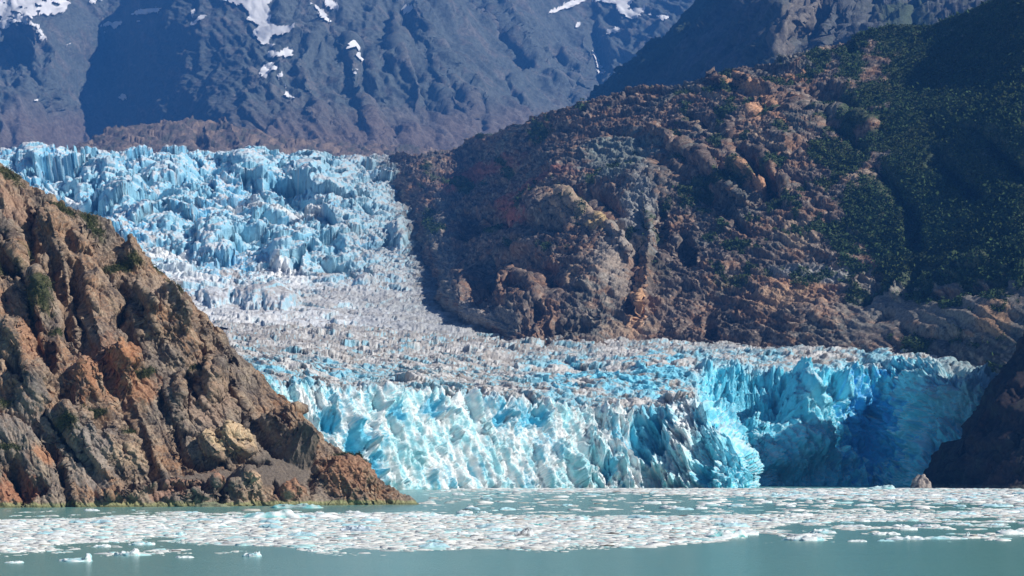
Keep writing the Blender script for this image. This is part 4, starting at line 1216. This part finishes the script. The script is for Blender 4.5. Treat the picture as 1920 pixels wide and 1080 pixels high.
W_ = (.80, .86, .87); CY = (.38, .68, .74); TQ = (.22, .60, .62); GB = (.30, .42, .52); DK = (.16, .17, .18)
bergs = [  # x, waterline y, width px, height px, colour, second colour, peak, label
    (138, 1053, 74, 10, W_, CY, 2.2, "low white floe with a tall blue fin at its right end, in open water"),
    (24, 1056, 32, 6, W_, CY, 0, "small flat white floe alone in the lower left corner of the water"),
    (238, 1042, 46, 15, W_, CY, .6, "white lumpy floe just right of the floe with the tall blue fin"),
    (170, 958, 34, 6, W_, W_, 0, "bright white floe close under the green waterline of the headland"),
    (500, 972, 104, 17, W_, TQ, .5, "jagged turquoise and white iceberg between the headland and the brash ice"),
    (556, 953, 88, 13, (.45, .60, .58), TQ, 0, "long glassy sea green ice piece touching the foot of the headland"),
    (670, 997, 52, 19, (.62, .70, .78), GB, 0, "blue grey rounded ice block surrounded by brash ice below the headland tip"),
    (982, 1006, 34, 21, (.70, .74, .77), DK, .2, "ice block with a dark side in the middle of the brash ice"),  # second colour darkens it in patches and towards the base
    (1045, 1006, 90, 8, W_, CY, 0, "long low white ice tail right of the block with the dark side"),
    (1360, 1008, 96, 21, W_, TQ, .4, "peaked iceberg with a turquoise base in the middle of the brash ice"),
    (330, 1005, 40, 13, (.62, .78, .80), CY, 0, "pale cyan ice lump sunk in the brash ice left of centre"),
    (472, 1044, 38, 12, W_, CY, .5, "white pointed floe in calm water below the left brash ice"),
    (345, 1046, 30, 6, W_, W_, 0, "thin white floe left of the white pointed floe in calm water"),
    (1512, 1014, 76, 15, W_, CY, 0, "broad white hump floe at the right edge of the brash ice"),
    (1545, 1000, 56, 12, W_, CY, 0, "white crumbly floe just behind the broad white hump floe"),
    (1608, 1016, 30, 6, W_, W_, 0, "small thin floe in grey water between two wide floes"),
    (1700, 1012, 66, 11, W_, GB, 0, "rough white and grey floe right of the small thin floe"),
    (1665, 1003, 46, 9, W_, W_, 0, "white floe behind the rough white and grey floe"),
    (1775, 1011, 84, 8, W_, CY, 0, "long thin white floe ending in an upturned tip"),
    (1815, 1006, 8, 14, W_, CY, 0, "narrow upright ice tip at the end of the long thin floe"),
    (1900, 1000, 56, 12, W_, CY, .3, "white floe with a blue crest cut by the right edge of the picture"),
    (1795, 984, 50, 6, W_, CY, 0, "blue white flat floe near the right in dark water"),
    (1862, 984, 54, 4, W_, W_, 0, "thin straight white sliver of ice near the right edge"),
    (1742, 988, 46, 9, (.75, .77, .76), GB, 0, "greyish heaped floe left of the blue white flat floe"),
    (1690, 988, 38, 7, W_, W_, 0, "small white floe left of the greyish heaped floe"),
    (1600, 988, 60, 6, W_, W_, 0, "long low white floe in the dark water behind the wide floes"),
    (1690, 976, 80, 6, W_, CY, 0, "wide white floe line behind the small white floes at right"),
    (1460, 930, 26, 9, (.6, .78, .84), CY, 0, "pale blue ice lump in the far brash ice in front of the shaded ice wall"),
    (1655, 918, 60, 11, (.55, .75, .78), TQ, .3, "cyan ice blocks floating right under the shaded ice wall"),
    (1868, 950, 66, 8, (.55, .78, .86), CY, 0, "long pale blue floe in the far brash ice at the right"),
    (1672, 942, 14, 9, (.45, .65, .8), GB, 0, "tiny blue ice block in the far brash ice at right"),
    (1010, 986, 20, 7, TQ, (.12, .35, .3), 0, "small dark green ice piece in the brash ice above the dark-sided block"),
    (905, 962, 24, 6, W_, CY, 0, "white floe in open teal water off the headland tip"),
    (938, 926, 14, 6, CY, CY, 0, "small cyan ice lump in the water near the foot of the ice cliff"),
    (1070, 976, 60, 10, W_, CY, .3, "heaped white ice on the back edge of the brash ice at centre"),
    (1210, 1008, 70, 9, (.55, .72, .76), TQ, 0, "flat blue green ice pan at the right part of the brash ice"),
    (790, 968, 80, 10, W_, CY, 0, "white crumbling ice heap on the back edge of the brash ice near the headland tip"),
    (95, 979, 36, 6, W_, W_, 0, "flat white floe on the back edge of the left brash ice"),
    (410, 1000, 26, 8, (.6, .7, .72), GB, 0, "grey blue ice piece in the left brash ice"),
    (265, 1022, 50, 9, W_, CY, 0, "white floe heap on the front edge of the left brash ice"),
    (190, 1026, 40, 8, W_, CY, 0, "pale floe on the front edge of the brash ice at left"),
    (590, 1034, 30, 7, W_, W_, 0, "small white floe in calm water below the rounded ice block"),
]
for k, (px, py, w, h, col, dc, pk, lab) in enumerate(bergs):
    D = wD(py); mpp = D / F
    o = berg_mesh("iceberg" if h >= 14 else "ice_floe", w * mpp, h * mpp * .72, 500 + k * 7, col, dc, pk, .05 if pk > 1 else .15, depth=.55)
    o.location = ((px - 960) * mpp, D + .25 * w * mpp, 0)
    tag(o, lab, "iceberg" if h >= 14 else "ice floe", "larger pieces of ice floating on the fjord")
# smaller loose floes
protos = []
for k in range(9):
    o = berg_mesh("small_floe", 1.0, .22 if k % 2 else .32, 900 + k * 11, W_ if k % 3 < 2 else (.5, .72, .80), (.8, .84, .86) if k % 3 < 2 else CY, 0, .15, nu=22, nv=7, depth=.7)
    protos.append(o)
pp = chunk_field(255, rs, lambda a, b_, X, D: ((a > -10) & (a < 1930)) * (dens(a, b_, X, D) * .6 + .25 * ((a > 1260) & (b_ > 966) & (b_ < 1018)) + .03 * (b_ < 1022)), (926, 1044), 1, 1)
for k, (X, D) in enumerate(pp):
    pr = protos[k % 9]
    o = pr if k < 9 else link(pr.copy())
    s = random.Random(k).uniform(1.8, 4.6) * (D / 500) ** .5
    o.location = (float(X), float(D), 0.02); o.scale = (s * 1.3, s, s * .8)
    o.rotation_euler = (0, 0, random.Random(k + 999).uniform(-.5, .5) + (math.pi if k % 2 else 0))
    fx = 960 + X / D * F; fy = HZ + CAMH * F / D
    wh = ("under the left headland" if fx < 330 else "under the headland tip" if fx < 700 else "off the headland tip" if fx < 900 else
          "before the bright ice cliff" if fx < 1380 else "before the shaded ice wall" if fx < 1740 else "before the dark right cliff")
    bd = "far out" if fy < 950 else "at the brash back edge" if fy < 975 else "amid the near brash" if fy < 1010 else "on the near edge"
    tag(o, ("larger " if s > 3.6 else "tiny " if s < 2.2 else "small ") + ("white " if k % 3 == 0 or k % 3 == 1 else "pale blue ") + ("flat floe " if (k % 9) % 2 else "humped floe ") + bd + ", " + wh, "ice floe", "small loose floes among the brash ice")

# ================================================================== BOULDERS
def boulder(px, py, D, w, h, seed, col, col2, label, depth=.7, sink=.2):
    r = np.random.RandomState(seed)
    nu, nv = 64, 34
    th = np.linspace(0, 2 * math.pi, nu, endpoint=False); ph = np.linspace(-.5 * math.pi, .5 * math.pi, nv)
    T, Pp = np.meshgrid(th, ph)
    d = np.stack([np.cos(T) * np.cos(Pp), np.sin(T) * np.cos(Pp), np.sin(Pp)], -1).reshape(-1, 3)
    p = (d[:, 0] + seed, d[:, 1], d[:, 2])
    f1, f2, ci = voro(p, .8, seed)
    k = 1 + .22 * fbm(p, .9, 4, seed) + .14 * (ci - .5) + .08 * sm(0, .3, f2 - f1)
    V = d * k[:, None] * np.array([w / 2, w / 2 * depth, h])[None]
    b_ = fbm(p, .35, 3, seed + 2)
    c = np.array(col)[None] + (np.array(col2) - np.array(col))[None] * sm(-.1, .4, b_)[:, None]
    i = np.arange(nu * nv).reshape(nv, nu); j = np.roll(i, -1, 1)
    o = mesh_np("boulder", V, np.stack([i[:-1], j[:-1], j[1:], i[1:]], -1).reshape(-1, 4), M_ROCK, c)
    o.location = ((px - 960) / F * D, D, zof(py, D) - sink * h)
    tag(o, label, "boulder")
    return o


boulder(1728, 913, 1440, 14, 9.5, 31, (.42, .36, .32), (.10, .09, .09), "pale sunlit boulder at the water's edge below the right end of the ice front")
boulder(395, 951, 765, 13, 2.3, 33, (.25, .27, .17), (.16, .16, .11), "low grey green boulder at the headland waterline left of the glassy ice piece", .4)

# ================================================================== HAZE
hz = bpy.data.materials.new("haze_air"); hz.use_nodes = True
n = hz.node_tree.nodes; l = hz.node_tree.links
n.remove(n["Principled BSDF"])
pv = n.new("ShaderNodeVolumePrincipled")
pv.inputs["Color"].default_value = (.07, .32, 1.0, 1)
pv.inputs["Density"].default_value = 7.0e-5
pv.inputs["Anisotropy"].default_value = 0.0
l.new(pv.outputs[0], n["Material Output"].inputs["Volume"])
bx = np.array([[a, b_, c] for a in (-8500, 8500) for b_ in (-1400, 13500) for c in (-14, 2600)], float)
fb = np.array([[0, 1, 3, 2], [4, 6, 7, 5], [0, 4, 5, 1], [2, 3, 7, 6], [0, 2, 6, 4], [1, 5, 7, 3]])
o = mesh_np("haze", bx, fb, hz)
tag(o, "thin blue air haze over the fjord", None, None, "stuff")
